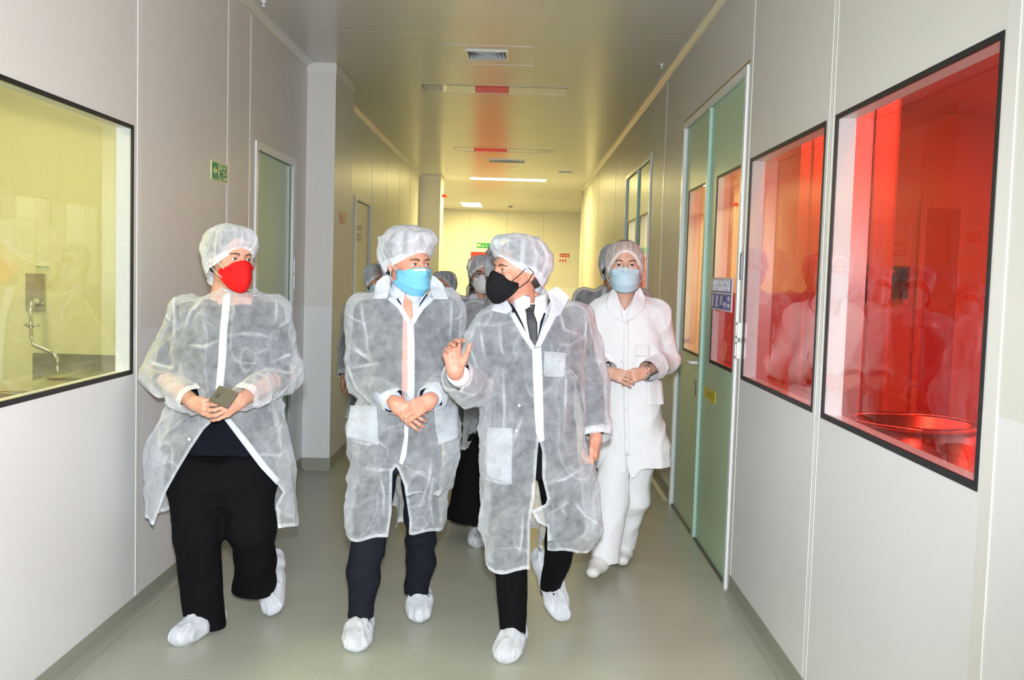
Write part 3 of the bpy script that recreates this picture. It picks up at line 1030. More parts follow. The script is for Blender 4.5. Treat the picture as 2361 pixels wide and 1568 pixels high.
# right double door with red filter panels
d2 = structure('door_2', (XR, 6.1, 0))
frame(d2, XR, 1, RD[0], RD[1], RD[3])
lr = leaf(d2, XR, 1, 5.148, 6.135, 2.642, (5.205, 5.875, 1.118, 2.207))
ll = leaf(d2, XR, 1, 6.140, 7.012, 2.642, (6.20, 6.85, 1.118, 2.207))
MB().box(XR - 0.006, XR + 0.012, 6.10, 6.16, 0.006, 2.642).build('meeting_strip', MT['green_strip'], lr, bevel=0.002)
MB().box(XR - 0.0045, XR - 0.0, 5.06, 7.1, 2.700, 2.706).build('sealant_line', MT['ochre'], d2)
lever(ll, XR + 0.012, -1, 6.215, 1.085, 0.115)
MB().tube([(XR + 0.012, 6.215, 0.985), (XR - 0.004, 6.215, 0.985)], 0.011, 12).build('lock_cylinder', MT['alu'], ll, smooth=True)
MB().tube([(XR + 0.006, 6.218, 0.98), (XR - 0.012, 6.212, 0.975), (XR - 0.006, 6.20, 0.93), (XR - 0.004, 6.205, 0.88)], 0.003, 6).build('key_cord', MT['dark'], ll)
MB().box(XR + 0.0, XR + 0.012, 5.15, 7.01, 0.0, 0.012).build('door_sweep', MT['dark'], d2)

# door 1 on the left, plain green
d1 = structure('door_1', (XL, 6.9, 0))
frame(d1, XL, -1, LD[0], LD[1], LD[3], 0.05)
lf1 = leaf(d1, XL, -1, LD[0] + 0.055, LD[1] - 0.055, LD[3] - 0.055, None)
MB().box(XL - 0.004, XL + 0.014, LD[1] - 0.075, LD[1] - 0.05, 0.0, LD[3] - 0.05).build('edge_profile', MT['alu'], lf1)
# strike plates on its frame
for z in (1.62, 1.50):
    MB().box(XL + 0.012, XL + 0.016, 7.435, 7.46, z - 0.055, z + 0.05).build('strike_plate', MT['alu'], d1, bevel=0.001)
lever(lf1, XL - 0.012, 1, LD[0] + 0.13, 1.08, 0.115)

# far right double door
d3 = structure('door_3', (XR, 9.8, 0))
frame(d3, XR, 1, RF[0], RF[1], RF[3])
l3a = leaf(d3, XR, 1, 8.85, 9.80, 2.65, (8.95, 9.62, 1.12, 2.20), 'glass')
l3b = leaf(d3, XR, 1, 9.805, 10.83, 2.65, (9.93, 10.70, 1.12, 2.20), 'glass')
MB().box(XR - 0.008, XR + 0.012, 9.77, 9.83, 0.006, 2.65).build('meeting_strip', MT['green_strip'], l3a, bevel=0.002)
lever(l3b, XR + 0.012, -1, 9.90, 1.08, 0.115)

# far left door with a metal frame
d4 = structure('door_4', (XL, 10.7, 0))
frame(d4, XL, -1, LF[0], LF[1], LF[3], 0.045, 'wall')
MB().box(XL, XL + 0.016, LF[0] + 0.045, LF[0] + 0.07, 0, LF[3]).build('edge_profile', MT['alu'], d4)
lf4 = leaf(d4, XL, -1, LF[0] + 0.05, LF[1] - 0.05, LF[3] - 0.05, None)
lf4.data.materials.clear(); lf4.data.materials.append(MT['wall'])
lever(lf4, XL - 0.012, 1, LF[0] + 0.12, 1.08, 0.115)

# red fire door in the end wall
d5 = structure('door_5', (-0.67, 25.4, 0))
a, b, zt = -1.32, -0.37, 2.20
MB().box(a + 0.002, a + 0.05, 25.38, 25.46, 0, zt).box(b - 0.05, b - 0.002, 25.38, 25.46, 0, zt).box(a + 0.05, b - 0.05, 25.38, 25.46, zt - 0.05, zt).build('door_frame', MT['plastic'], d5)
lf5 = MB().box(a + 0.052, b - 0.052, 25.395, 25.44, 0.006, zt - 0.052).build('door_leaf', MT['red'], d5)
MB().box(-1.06, -0.60, 25.385, 25.392, 1.84, 2.05).build('warning_panel', MT['signyellow'], lf5)
MB().box(-1.03, -0.63, 25.382, 25.386, 1.87, 2.02).build('warning_field', MT['red'], lf5)
for poly in ([(-1.00, 1.89), (-0.97, 1.89), (-0.92, 2.0), (-0.95, 2.0)], [(-0.90, 1.89), (-0.87, 1.89), (-0.87, 2.0), (-0.90, 2.0)],
             [(-0.84, 1.97), (-0.74, 1.97), (-0.74, 2.0), (-0.84, 2.0)], [(-0.84, 1.89), (-0.81, 1.89), (-0.74, 1.95), (-0.77, 1.95)], [(-0.71, 1.89), (-0.67, 1.89), (-0.67, 2.0), (-0.71, 2.0)]):
    MB().prism(poly, 'y', 25.379, 25.382).build('warning_mark', MT['signyellow'], lf5)
MB().box(-1.25, -0.45, 25.34, 25.38, 1.0, 1.04).build('push_bar', MT['alu'], lf5)
# window-less door in the far right recess
d6 = structure('door_6', (1.5, 21.5, 0))
MB().box(1.485, 1.5, 20.3, 20.36, 0, 2.15).box(1.485, 1.5, 21.3, 21.36, 0, 2.15).box(1.485, 1.5, 20.36, 21.3, 2.09, 2.15).build('door_frame', MT['white'], d6)
MB().box(1.49, 1.5, 20.36, 21.3, 0.006, 2.09).build('door_leaf', MT['green'], d6)

# ---------------------------------------------------------------- rooms behind the windows
def room(name, x0, x1, y0, y1, z1, mat, openside):
    """closed room behind the corridor wall: every face a piece of the setting"""
    S = lambda nm, m_, *bx: tag(MB().box(*bx).build(nm, MT[m_]), kind='structure')
    S('floor_' + name, 'floor', x0, x1, y0, y1, -0.05, 0.0)
    S('ceiling_' + name, mat, x0, x1, y0, y1, z1, z1 + 0.05)
    S('wall_' + name + '_back', mat, x0, x1, y1, y1 + 0.05, 0, z1)
    S('wall_' + name + '_front', mat, x0, x1, y0 - 0.05, y0, 0, z1)
    if openside > 0:
        S('wall_' + name + '_side', mat, x0 - 0.05, x0, y0, y1, 0, z1)
    else:
        S('wall_' + name + '_side', mat, x1, x1 + 0.05, y0, y1, 0, z1)
room('process_room', XR + TH + 0.002, 4.4, 1.2, 8.2, 3.0, 'room', -1)
room('wash_room', -4.4, XL - TH - 0.002, 0.8, 6.15, 3.0, 'room', 1)
room('store_room', XR + TH + 0.002, 3.2, 8.6, 11.2, 3.0, 'room', -1)
def room_lamp(x0, x1, y0, y1, z, mat, lab):
    r = tag(empty('ceiling_light', ((x0 + x1) / 2, (y0 + y1) / 2, z)), lab, 'ceiling light')
    MB().box(x0, x1, y0, y1, z - 0.03, z - 0.02).build('diffuser', MT[mat], r)
    MB().box(x0 - 0.02, x1 + 0.02, y0 - 0.02, y1 + 0.02, z - 0.02, z).build('housing', MT['white'], r)
room_lamp(1.26, 1.46, 1.8, 7.4, 3.0, 'lit_red', 'long ceiling light inside the red-glazed room')
room_lamp(3.55, 3.85, 2.2, 6.4, 3.0, 'lit_red', 'unseen fill light added on the far side of the red-glazed room')  # extra lamp out of view, added to brighten the red room
sh_ = tag(MB().box(3.46, 3.48, 2.1, 6.5, 2.55, 3.0).build('light_blocker', MT['room']), 'unseen white board added to block the far light of the red-glazed room', 'baffle')  # added out of view, keeps the extra lamp from spilling through the windows
room_lamp(-3.1, -2.7, 2.6, 5.2, 3.0, 'lit_yel', 'long ceiling light inside the yellow-glazed wash room')
room_lamp(1.9, 2.3, 9.2, 10.6, 3.0, 'lit_yel', 'ceiling light in the room behind the far double door')

# ---------------------------------------------------------------- wash room fittings
sk = tag(empty('wash_sink', (-2.75, 5.85, 0)), 'stainless steel sink counter with splashback behind the yellow window', 'sink')
m = MB()
m.box(-3.0, -1.80, 5.50, 6.13, 0.84, 0.86).box(-3.0, -1.80, 5.48, 5.50, 0.78, 0.86)
m.build('counter', MT['steel'], sk)
MB().box(-3.0, -1.80, 6.125, 6.147, 0.86, 1.03).build('splashback', MT['steel'], sk)
m = MB(); m.box(-2.95, -2.4, 5.55, 6.05, 0.861, 0.872).box(-2.93, -2.42, 5.57, 6.03, 0.862, 0.866)
m.build('basin_rim', MT['chrome'], sk, bevel=0.003)
MB().box(-2.98, -1.82, 5.55, 6.12, 0.0, 0.84).build('cabinet', MT['steel'], sk)
tr = tag(empty('steel_trough', (-3.6, 5.0, 0)), 'stainless trough along the side of the wash room', 'trough')
MB().box(-4.1, -3.25, 4.2, 6.1, 0.80, 0.82).build('trough_top', MT['steel'], tr)
MB().box(-3.27, -3.25, 4.2, 6.1, 0.82, 0.98).build('trough_side', MT['steel'], tr)
MB().box(-4.0, -3.35, 4.3, 6.0, 0, 0.8).build('trough_body', MT['steel'], tr)
tp_ = tag(empty('wall_tap', (-2.97, 6.13, 1.4)), 'chrome swan-neck wall tap on a steel plate above the sink', 'tap')
pa, pb = A(58, 630, 6.13), A(102, 718, 6.13)
MB().box(pa[0], pb[0], 6.132, 6.148, pb[2], pa[2]).build('wall_plate', MT['steel'], tp_, bevel=0.002)
ring = [A(86, 703, 6.11), A(84, 694, 6.0), A(74, 692, 5.97), A(70, 712, 5.96), A(72, 745, 5.96), A(73, 775, 5.96), A(77, 795, 5.96), A(125, 815, 5.90), A(131, 826, 5.89), A(134, 860, 5.89)]
MB().tube(ring, [0.014, 0.015, 0.015, 0.013, 0.012, 0.012, 0.013, 0.012, 0.013, 0.009], 12).build('spout', MT['chrome'], tp_, smooth=True)
MB().tube([A(57, 749, 5.96), A(92, 749, 5.95)], [0.009, 0.009], 10).build('tap_handle', MT['chrome'], tp_, smooth=True)
MB().sphere(A(72, 749, 5.95), 0.024).build('valve', MT['chrome'], tp_, smooth=True)
MB().box(-3.0 + 0.02, -2.9, 6.128, 6.134, 1.56, 1.565).build('plate_mark', MT['signgreen'], tp_)

# ---------------------------------------------------------------- process room fittings (behind the red panes)
dr = tag(empty('steel_drum', (1.70, 4.25, 0)), 'open round steel drum with a rolled rim behind the large red window', 'drum')
dc = (1.70, 4.25, 0.0)
MB().lathe([(0.0, 0.1), (0.255, 0.1), (0.262, 0.12), (0.262, 0.6), (0.268, 0.61), (0.262, 0.62), (0.262, 1.02), (0.25, 1.02), (0.25, 0.14), (0.0, 0.14)], dc, 48).build('drum_body', MT['steel'], dr, smooth=True)
MB().tube([(dc[0] + 0.262 * math.cos(t), dc[1] + 0.262 * math.sin(t), 1.02) for t in np.linspace(0, 2 * PI, 49)], 0.012, 8, False).build('rim', MT['chrome'], dr, smooth=True)
for k in range(3):
    t = 2 * PI * k / 3 + 0.4
    MB().tube([(dc[0] + 0.2 * math.cos(t), dc[1] + 0.2 * math.sin(t), 0.1), (dc[0] + 0.22 * math.cos(t), dc[1] + 0.22 * math.sin(t), 0.0)], 0.02, 10).build('leg', MT['steel'], dr)
def cabinet_panel(name, pa, pb, Y, lab, nx, nz, cat='control panel'):
    a, b = A(*pa, Y), A(*pb, Y)
    r = tag(empty(name, ((a[0] + b[0]) / 2, Y, b[2])), lab, cat)
    MB().box(a[0], b[0], Y - 0.06, Y, b[2], a[2]).build('casing', MT['mid'], r, bevel=0.004)
    MB().box(a[0] + 0.012, b[0] - 0.012, Y - 0.064, Y - 0.06, b[2] + 0.012, a[2] - 0.012).build('face_plate', MT['dark'], r)
    for i in range(nx):
        for j in range(nz):
            x = a[0] + (b[0] - a[0]) * (i + 0.8) / (nx + 0.6); z = a[2] - (a[2] - b[2]) * (j + 0.7) / (nz + 2)
            MB().tube([(x, Y - 0.064, z), (x, Y - 0.078, z)], 0.022, 14).build('button', MT['signgreen'] if (i + j) % 3 else MT['plastic'], r, smooth=True)
    return r
cabinet_panel('control_panel', (1968, 610), (2022, 700), 8.18, 'dark framed control cabinet on the red room wall, left of the button panel', 1, 1)
cabinet_panel('control_panel', (2030, 612), (2088, 690), 8.18, 'control panel with rows of round buttons on the red room wall', 2, 2)
rdn = tag(empty('room_door', (3.1, 8.2, 0)), 'plain inner door seen deep in the red-glazed room', 'door')
a, b = A(2135, 480, 8.19), A(2212, 480, 8.19)
MB().box(a[0], b[0], 8.17, 8.198, 0.0, a[2]).build('door_leaf', MT['signred'], rdn)
MB().box(a[0] - 0.05, a[0], 8.16, 8.198, 0.0, a[2] + 0.05).box(b[0], b[0] + 0.05, 8.16, 8.198, 0.0, a[2] + 0.05).box(a[0], b[0], 8.16, 8.198, a[2], a[2] + 0.05).build('door_frame', MT['room'], rdn)
# strip curtain behind the door panels
cu_ = tag(empty('strip_curtain', (1.96, 6.2, 2.9)), 'pale hanging strip curtain seen through the red glass of the double door', 'curtain')
MB().box(1.94, 2.0, 5.25, 7.15, 2.9, 3.0).build('rail', MT['alu'], cu_)
for k in range(9):
    y = 5.3 + k * 0.2
    MB().box(1.95 + 0.03 * (k % 2), 1.965 + 0.03 * (k % 2), y, y + 0.21, 0.0, 2.9).build('curtain_strip', MT['room'], cu_)

# ---------------------------------------------------------------- signs and small wall fittings
def sign_plate(name, lab, X, side, px, mat, t=0.004, cat='sign'):
    """flat plate on a side wall from its photo corners (tl, br)"""
    p, q = WX(*px[0], X), WX(*px[1], X)
    y0, y1 = sorted((p[1], q[1])); z1, z0 = max(p[2], q[2]), min(p[2], q[2])
    r = tag(empty(name, (X, (y0 + y1) / 2, z0)), lab, cat)
    a, b = sorted((X, X - side * t))
    MB().box(a, b, y0, y1, z0, z1).build('plate', MT[mat], r)
    return r, y0, y1, z0, z1
# emergency exit sign, left wall
ex, y0, y1, z0, z1 = sign_plate('exit_sign', 'green emergency exit sign with arrow and running figure on the left wall', XL, -1, ((486, 368), (522, 424)), 'signpale')
xs = XL + 0.004
def strip(parent, name, mat, poly, x0, x1):
    MB().prism(poly, 'x', x0, x1).build(name, MT[mat], parent)
w, h = y1 - y0, z1 - z0
F_ = lambda u, v: (y0 + u * w, z0 + v * h)
strip(ex, 'green_field', 'signgreen', [F_(.05, .07), F_(.95, .07), F_(.95, .93), F_(.05, .93)], xs, xs + 0.001)
strip(ex, 'arrow', 'signpale', [F_(.07, .5), F_(.22, .72), F_(.22, .6), F_(.36, .6), F_(.36, .4), F_(.22, .4), F_(.22, .28)], xs + 0.001, xs + 0.002)
strip(ex, 'doorway', 'signpale', [F_(.42, .1), F_(.66, .1), F_(.66, .9), F_(.42, .9)], xs + 0.001, xs + 0.002)
for poly in ([F_(.47, .74), F_(.56, .74), F_(.56, .84), F_(.47, .84)], [F_(.45, .66), F_(.62, .62), F_(.66, .42), F_(.56, .40)],
             [F_(.55, .42), F_(.64, .44), F_(.72, .16), F_(.62, .14)], [F_(.50, .46), F_(.58, .44), F_(.50, .16), F_(.43, .18)]):
    strip(ex, 'running_figure', 'signgreen', poly, xs + 0.002, xs + 0.003)
for poly in ([F_(.70, .12), F_(.93, .12), F_(.93, .26), F_(.70, .26)], [F_(.72, .34), F_(.84, .62), F_(.90, .60), F_(.80, .34)],
             [F_(.74, .70), F_(.86, .70), F_(.86, .84), F_(.74, .84)], [F_(.70, .5), F_(.93, .42), F_(.93, .5), F_(.70, .6)]):
    strip(ex, 'running_figure', 'signpale', poly, xs + 0.001, xs + 0.002)
# blue mandatory-clothing notice on the door glass
bs, y0, y1, z0, z1 = sign_plate('notice', 'blue and white protective clothing notice stuck on the red door glass', XR + 0.012, 1, ((1642, 640), (1687, 721)), 'signwhite', 0.003)
xs = XR + 0.009
w, h = y1 - y0, z1 - z0
G_ = lambda u, v: (y1 - u * w, z0 + v * h)
strip(bs, 'blue_band', 'signblue', [G_(.05, .56), G_(.95, .56), G_(.95, .94), G_(.05, .94)], xs - 0.001, xs)
for k in range(5):
    u = .04 + k * .188
    strip(bs, 'pictogram_field', 'signblue', [G_(u, .06), G_(u + .168, .06), G_(u + .168, .5), G_(u, .5)], xs - 0.001, xs)
PIC = [[[(.3, .1), (.62, .1), (.62, .9), (.3, .9)]], [[(.25, .2), (.6, .2), (.8, .85), (.45, .9)], [(.2, .1), (.75, .1), (.75, .2), (.2, .2)]],
       [[(.3, .15), (.75, .3), (.7, .5), (.35, .45)], [(.45, .5), (.75, .5), (.75, .9), (.45, .9)]],
       [[(.15, .25), (.8, .1), (.9, .45), (.3, .55)]], [[(.3, .55), (.7, .55), (.75, .85), (.5, .95), (.25, .85)], [(.3, .1), (.7, .1), (.85, .42), (.15, .42)]]]
for k, ps in enumerate(PIC):
    u = .04 + k * .188
    for p in ps:
        strip(bs, 'pictogram', 'signwhite', [G_(u + .168 * a, .06 + .44 * b) for a, b in p], xs - 0.002, xs - 0.001)
RT = Matrix(((0, 0, -1, 0), (-1, 0, 0, 0), (0, 1, 0, 0), (0, 0, 0, 1)))   # text on the right wall, read from the corridor
for s, v, sz in (('ЗАДОЛЖИТЕЛНА УПОТРЕБА НА', .83, .075), ('ЗАШТИТНА ОБЛЕКА И ОПРЕМА', .67, .075)):
    t = text_mesh(s, h * sz * 1.1)
    k = 0.84 * w / max(t.vertices[i].co.x for i in range(len(t.vertices))) / 2 if len(t.vertices) else 1
    t.transform(Matrix.Translation((xs - 0.002, y1 - .5 * w, z0 + v * h)) @ RT @ Matrix.Diagonal((k, k * 1.5, 1, 1)))
    wobj('lettering', t, MT['signwhite'], bs)
# yellow label on the door
ys, y0, y1, z0, z1 = sign_plate('door_label', 'small yellow label in a clear pocket on the green door', XR + 0.012, 1, ((1625, 890), (1649, 932)), 'signyellow', 0.003)
for v, n_ in ((.72, .5), (.5, .7), (.3, .6)):
    strip(ys, 'print_line', 'ochre', [(y0 + (y1 - y0) * (.5 - n_ / 2), z0 + (z1 - z0) * v), (y0 + (y1 - y0) * (.5 + n_ / 2), z0 + (z1 - z0) * v),
          (y0 + (y1 - y0) * (.5 + n_ / 2), z0 + (z1 - z0) * (v + .05)), (y0 + (y1 - y0) * (.5 - n_ / 2), z0 + (z1 - z0) * (v + .05))], XR + 0.008, XR + 0.009)
# switches and access bar on the door frame post
for (pa, pb), lab in ((((1701, 742), (1715, 782)), 'white light switch on the door post, upper of two'), (((1699, 786), (1713, 830)), 'white light switch on the door post, lower of two')):
    p, q = WX(*pa, XR), WX(*pb, XR)
    c = (p + q) / 2; hz = abs(p[2] - q[2]) / 2
    s = tag(empty('light_switch', (XR, 5.045, c[2])), lab, 'switch', 'light switches by the double door')
    MB().box(XR - 0.022, XR, 5.005, 5.085, c[2] - hz, c[2] + hz).build('switch_box', MT['plastic'], s, bevel=0.006)
    MB().box(XR - 0.028, XR - 0.022, 5.02, 5.07, c[2] - hz * .7, c[2] + hz * .7).build('rocker', MT['plastic'], s, bevel=0.003)
p, q = WX(1713, 583, XR), WX(1713, 645, XR)
s = tag(empty('access_reader', (XR, 5.05, q[2])), 'narrow dark grey access reader on the door post above the switches', 'access reader')
MB().box(XR - 0.014, XR, 5.02, 5.06, q[2], p[2]).build('reader_body', MT['mid'], s, bevel=0.003)
MB().box(XR - 0.016, XR - 0.014, 5.027, 5.053, q[2] + .02, p[2] - .02).build('reader_face', MT['signgrey'], s)
# intercom strip on the left pillar front
# far left: red notice on the pillar side, two grey plates by the metal-framed door
s, y0, y1, z0, z1 = sign_plate('fire_notice', 'small red notice on the side of the left pillar', -1.475, -1, ((785, 490), (796, 517)), 'signred')
for k in range(3):
    strip(s, 'print_line', 'signwhite', [(y0 + .02, z0 + (z1 - z0) * (.2 + .25 * k)), (y1 - .02, z0 + (z1 - z0) * (.2 + .25 * k)), (y1 - .02, z0 + (z1 - z0) * (.3 + .25 * k)), (y0 + .02, z0 + (z1 - z0) * (.3 + .25 * k))], -1.471, -1.470)
for (pa, pb), lab in ((((816, 517), (832, 533)), 'upper grey plate beside the far left door'), (((816, 536), (832, 556)), 'lower grey plate beside the far left door')):
    s, y0, y1, z0, z1 = sign_plate('door_plate', lab, XL - 0.010, -1, (pa, pb), 'signgrey', 0.006)
    for k in range(2):
        strip(s, 'print_line', 'signwhite', [(y0 + .04, z0 + (z1 - z0) * (.3 + .3 * k)), (y1 - .04, z0 + (z1 - z0) * (.3 + .3 * k)), (y1 - .04, z0 + (z1 - z0) * (.36 + .3 * k)), (y0 + .04, z0 + (z1 - z0) * (.36 + .3 * k))], XL - 0.004, XL - 0.0035)
# end wall: green exit sign above the red door, red notices on the right
s = tag(empty('exit_sign', (-0.82, 25.4, 2.3)), 'green and white exit sign above the red fire door', 'sign')
a, b = A(1099, 560, 25.38), A(1142, 572, 25.38)
MB().box(a[0], b[0], 25.38, 25.4, b[2], a[2]).build('plate', MT['signgreen'], s)
for k, (u0, u1) in enumerate(((.02, .22), (.28, .42), (.5, .54), (.75, .95))):
    MB().box(a[0] + (b[0] - a[0]) * u0, a[0] + (b[0] - a[0]) * u1, 25.377, 25.38, b[2] + .03, a[2] - .03 - .03 * (k % 2)).build('pictogram', MT['signpale'], s)
for (pa, pb), lab, mt in ((((1291, 585), (1312, 593)), 'upper red strip notice on the end wall right of the red door', 'signred'), (((1288, 595), (1312, 606)), 'lower red and white notice on the end wall right of the red door', 'signwhite')):
    a, b = A(*pa, 25.38), A(*pb, 25.38)
    s = tag(empty('fire_notice', ((a[0] + b[0]) / 2, 25.4, b[2])), lab, 'sign')
    MB().box(a[0], b[0], 25.385, 25.4, b[2], a[2]).build('plate', MT[mt], s)
    for k in range(3):
        MB().box(a[0] + .02 + k * .07, a[0] + .06 + k * .07, 25.382, 25.385, b[2] + .02, a[2] - .03).build('pictogram', MT['signwhite' if mt == 'signred' else 'signred'], s)
# red sounder and lamp on the far column
p = A(1021, 451, 16.9)
s = tag(empty('fire_sounder', tuple(p)), 'small red fire sounder beside the far column', 'alarm')
MB().lathe([(0, -.03), (.04, -.03), (.045, 0), (.045, .02), (0, .02)], tuple(p + np.array([0.03, 0, 0]))).build('sounder_body', MT['signred'], s, smooth=True)
MB().box(-1.352, p[0] + 0.03, p[1] - .02, p[1] + .02, p[2] - .015, p[2] + .015).build('bracket', MT['signred'], s)
# ---------------------------------------------------------------- people: materials
MT['gown'] = gown_mat('nonwoven_gown', 0.30, mottle=0.085, mscale=24, bump=0.4)
MT['gown2'] = gown_mat('nonwoven_collar', 0.55, mottle=0.06)
MT['seam'] = gown_mat('nonwoven_seam', 0.72, mottle=0.05)
MT['cap'] = gown_mat('nonwoven_cap', 0.42, mottle=0.08, mscale=50, bump=0.5)
MT['capnet'] = gown_mat('sheer_pink_cap', 0.30, (0.95, 0.90, 0.88), 0.08, 90, 0.3)
MT['shoecover'] = gown_mat('nonwoven_shoe_cover', 0.70, mottle=0.10, mscale=60)
MT['labcoat'] = simple('white_cotton', (0.88, 0.89, 0.91), 0.8, spec=0.1, var=0.03, bump=0.25, bscale=14)
MT['skinA'] = skin_mat('skin_warm', (0.70, 0.40, 0.28))
MT['skinB'] = skin_mat('skin_pink', (0.72, 0.38, 0.27))
MT['skinC'] = skin_mat('skin_fair', (0.78, 0.50, 0.38))
MT['suit'] = simple('dark_navy_wool', (0.012, 0.014, 0.022), 0.85, spec=0.15, var=0.25, vscale=60, bump=0.15, bscale=200)
MT['suitgrey'] = simple('dark_grey_wool', (0.03, 0.032, 0.036), 0.85, spec=0.15, var=0.25, vscale=60)
MT['black'] = simple('black_trousers', (0.006, 0.006, 0.007), 0.9, spec=0.1, var=0.25, vscale=40)
MT['navy'] = simple('black_navy_jersey', (0.005, 0.006, 0.011), 0.8, spec=0.12, var=0.3, vscale=30, bump=0.9, bscale=45, stretch=(0.35, 1, 1.6))
MT['shirtblue'] = simple('pale_blue_shirt', (0.62, 0.71, 0.90), 0.7, spec=0.2, var=0.04, vscale=30)
MT['shirtwhite'] = simple('white_shirt', (0.86, 0.87, 0.90), 0.7, spec=0.2, var=0.03, vscale=30)
def tie_mat(name, a, b, sc, kind='CHECKER'):
    m, nt, out = new_mat(name)
    bs = N(nt, 'ShaderNodeBsdfPrincipled', i_Roughness=0.55)
    v = coords(nt, (sc, sc, sc))
    ch = N(nt, 'ShaderNodeTexChecker', i_Scale=1.0)
    rot = N(nt, 'ShaderNodeVectorRotate'); rot.inputs['Angle'].default_value = 0.78; rot.inputs['Axis'].default_value = (0, 1, 0)
    L(nt, v, rot.inputs[0]); L(nt, rot.outputs[0], ch.inputs['Vector'])
    ch.inputs['Color1'].default_value = c4(a); ch.inputs['Color2'].default_value = c4(b)
    L(nt, ch.outputs[0], bs.inputs['Base Color']); L(nt, bs.outputs[0], out.inputs[0])
    return m
MT['tie_orange'] = tie_mat('orange_tie', (0.80, 0.26, 0.16), (0.88, 0.40, 0.28), 220)
MT['tie_black'] = tie_mat('black_dotted_tie', (0.008, 0.008, 0.010), (0.045, 0.045, 0.05), 160)
MT['mask_red'] = simple('red_respirator', (0.80, 0.012, 0.012), 0.75, spec=0.2, var=0.06, vscale=20, bump=0.12, bscale=180)
MT['mask_black'] = simple('black_respirator', (0.008, 0.008, 0.010), 0.8, spec=0.2, var=0.2, vscale=20, bump=0.12, bscale=180)
MT['mask_white'] = simple('white_respirator', (0.82, 0.82, 0.80), 0.8, spec=0.1, var=0.04, bump=0.12, bscale=180)
MT['mask_blue'] = simple('blue_surgical_mask', (0.20, 0.56, 0.80), 0.75, spec=0.15, var=0.05, vscale=30, bump=0.12, bscale=160)
MT['mask_pale'] = simple('pale_blue_surgical_mask', (0.55, 0.74, 0.85), 0.75, spec=0.15, var=0.04, vscale=30, bump=0.12, bscale=160)
MT['elastic'] = simple('white_elastic', (0.85, 0.83, 0.82), 0.7)
MT['elastic_black'] = simple('black_elastic', (0.012, 0.012, 0.012), 0.7)
MT['hair_dark'] = simple('dark_hair', (0.025, 0.018, 0.014), 0.55, var=0.4, vscale=60, stretch=(1, 1, 0.2))
MT['hair_grey'] = simple('grey_brown_hair', (0.06, 0.05, 0.045), 0.55, var=0.3, vscale=60, stretch=(1, 1, 0.2))
MT['hair_blond'] = simple('light_brown_hair', (0.30, 0.17, 0.08), 0.5, var=0.3, vscale=60, stretch=(1, 1, 0.2))
MT['brow'] = simple('eyebrow_hair', (0.10, 0.055, 0.035), 0.7)
MT['sole'] = simple('cream_rubber_sole', (0.80, 0.74, 0.55), 0.5)
MT['shoewhite'] = simple('white_leather', (0.86, 0.85, 0.82), 0.4, var=0.03)
MT['shoeblack'] = simple('black_leather', (0.01, 0.01, 0.01), 0.3)
MT['gold'] = simple('gold', (0.85, 0.58, 0.25), 0.18, metal=1.0, var=0.02)
MT['button'] = simple('white_snap', (0.9, 0.9, 0.9), 0.25, var=0.01)
MT['lip'] = simple('lip', (0.55, 0.2, 0.16), 0.45)
def eye_mat():
    m, nt, out = new_mat('eyeball')
    b = N(nt, 'ShaderNodeBsdfPrincipled', i_Roughness=0.08)
    tc = N(nt, 'ShaderNodeTexCoord')
    sp = N(nt, 'ShaderNodeSeparateXYZ'); L(nt, tc.outputs['Object'], sp.inputs[0])
    # local +y is the gaze direction of the unit eyeball
    r = N(nt, 'ShaderNodeValToRGB')
    el = r.color_ramp.elements
    el[0].position = 0.0; el[0].color = (0.70, 0.66, 0.63, 1)
    el[1].position = 1.0; el[1].color = (0.004, 0.004, 0.004, 1)
    for p, c in ((0.795, (0.70, 0.66, 0.63, 1)), (0.82, (0.05, 0.07, 0.09, 1)), (0.93, (0.10, 0.13, 0.15, 1)), (0.95, (0.004, 0.004, 0.004, 1))):
        e = el.new(p); e.color = c
    mr = N(nt, 'ShaderNodeMapRange', i_1=0.0, i_2=1.0, i_3=0.0, i_4=1.0)
    L(nt, sp.outputs['Y'], mr.inputs[0]); L(nt, mr.outputs[0], r.inputs[0])
    L(nt, r.outputs[0], b.inputs['Base Color']); L(nt, b.outputs[0], out.inputs[0])
    return m
MT['eye'] = eye_mat()

# ---------------------------------------------------------------- people: heads
def head_frame(pos, yaw, pitch=0.0, roll=0.0, s=1.0):
    """local x = picture right when yaw is 0, local y = face direction (towards the camera at yaw 0), z = up"""
    cy, sy = math.cos(math.radians(yaw)), math.sin(math.radians(yaw))
    f = np.array([sy, -cy, 0.0]); r = np.array([cy, sy, 0.0]); u = np.array([0, 0, 1.0])
    p = math.radians(pitch); f, u = f * math.cos(p) + u * math.sin(p), u * math.cos(p) - f * math.sin(p)
    q = math.radians(roll); r, u = r * math.cos(q) + u * math.sin(q), u * math.cos(q) - r * math.sin(q)
    R = np.stack([r, f, u], 1) * s
    return np.asarray(pos, float), R

def to_w(fr, P):
    return fr[0] + np.asarray(P) @ fr[1].T

def flip_if(fr, F):
    """the local frame (right, face, up) is left-handed, so mirror the winding"""
    F = np.asarray(F)
    return F[:, ::-1]

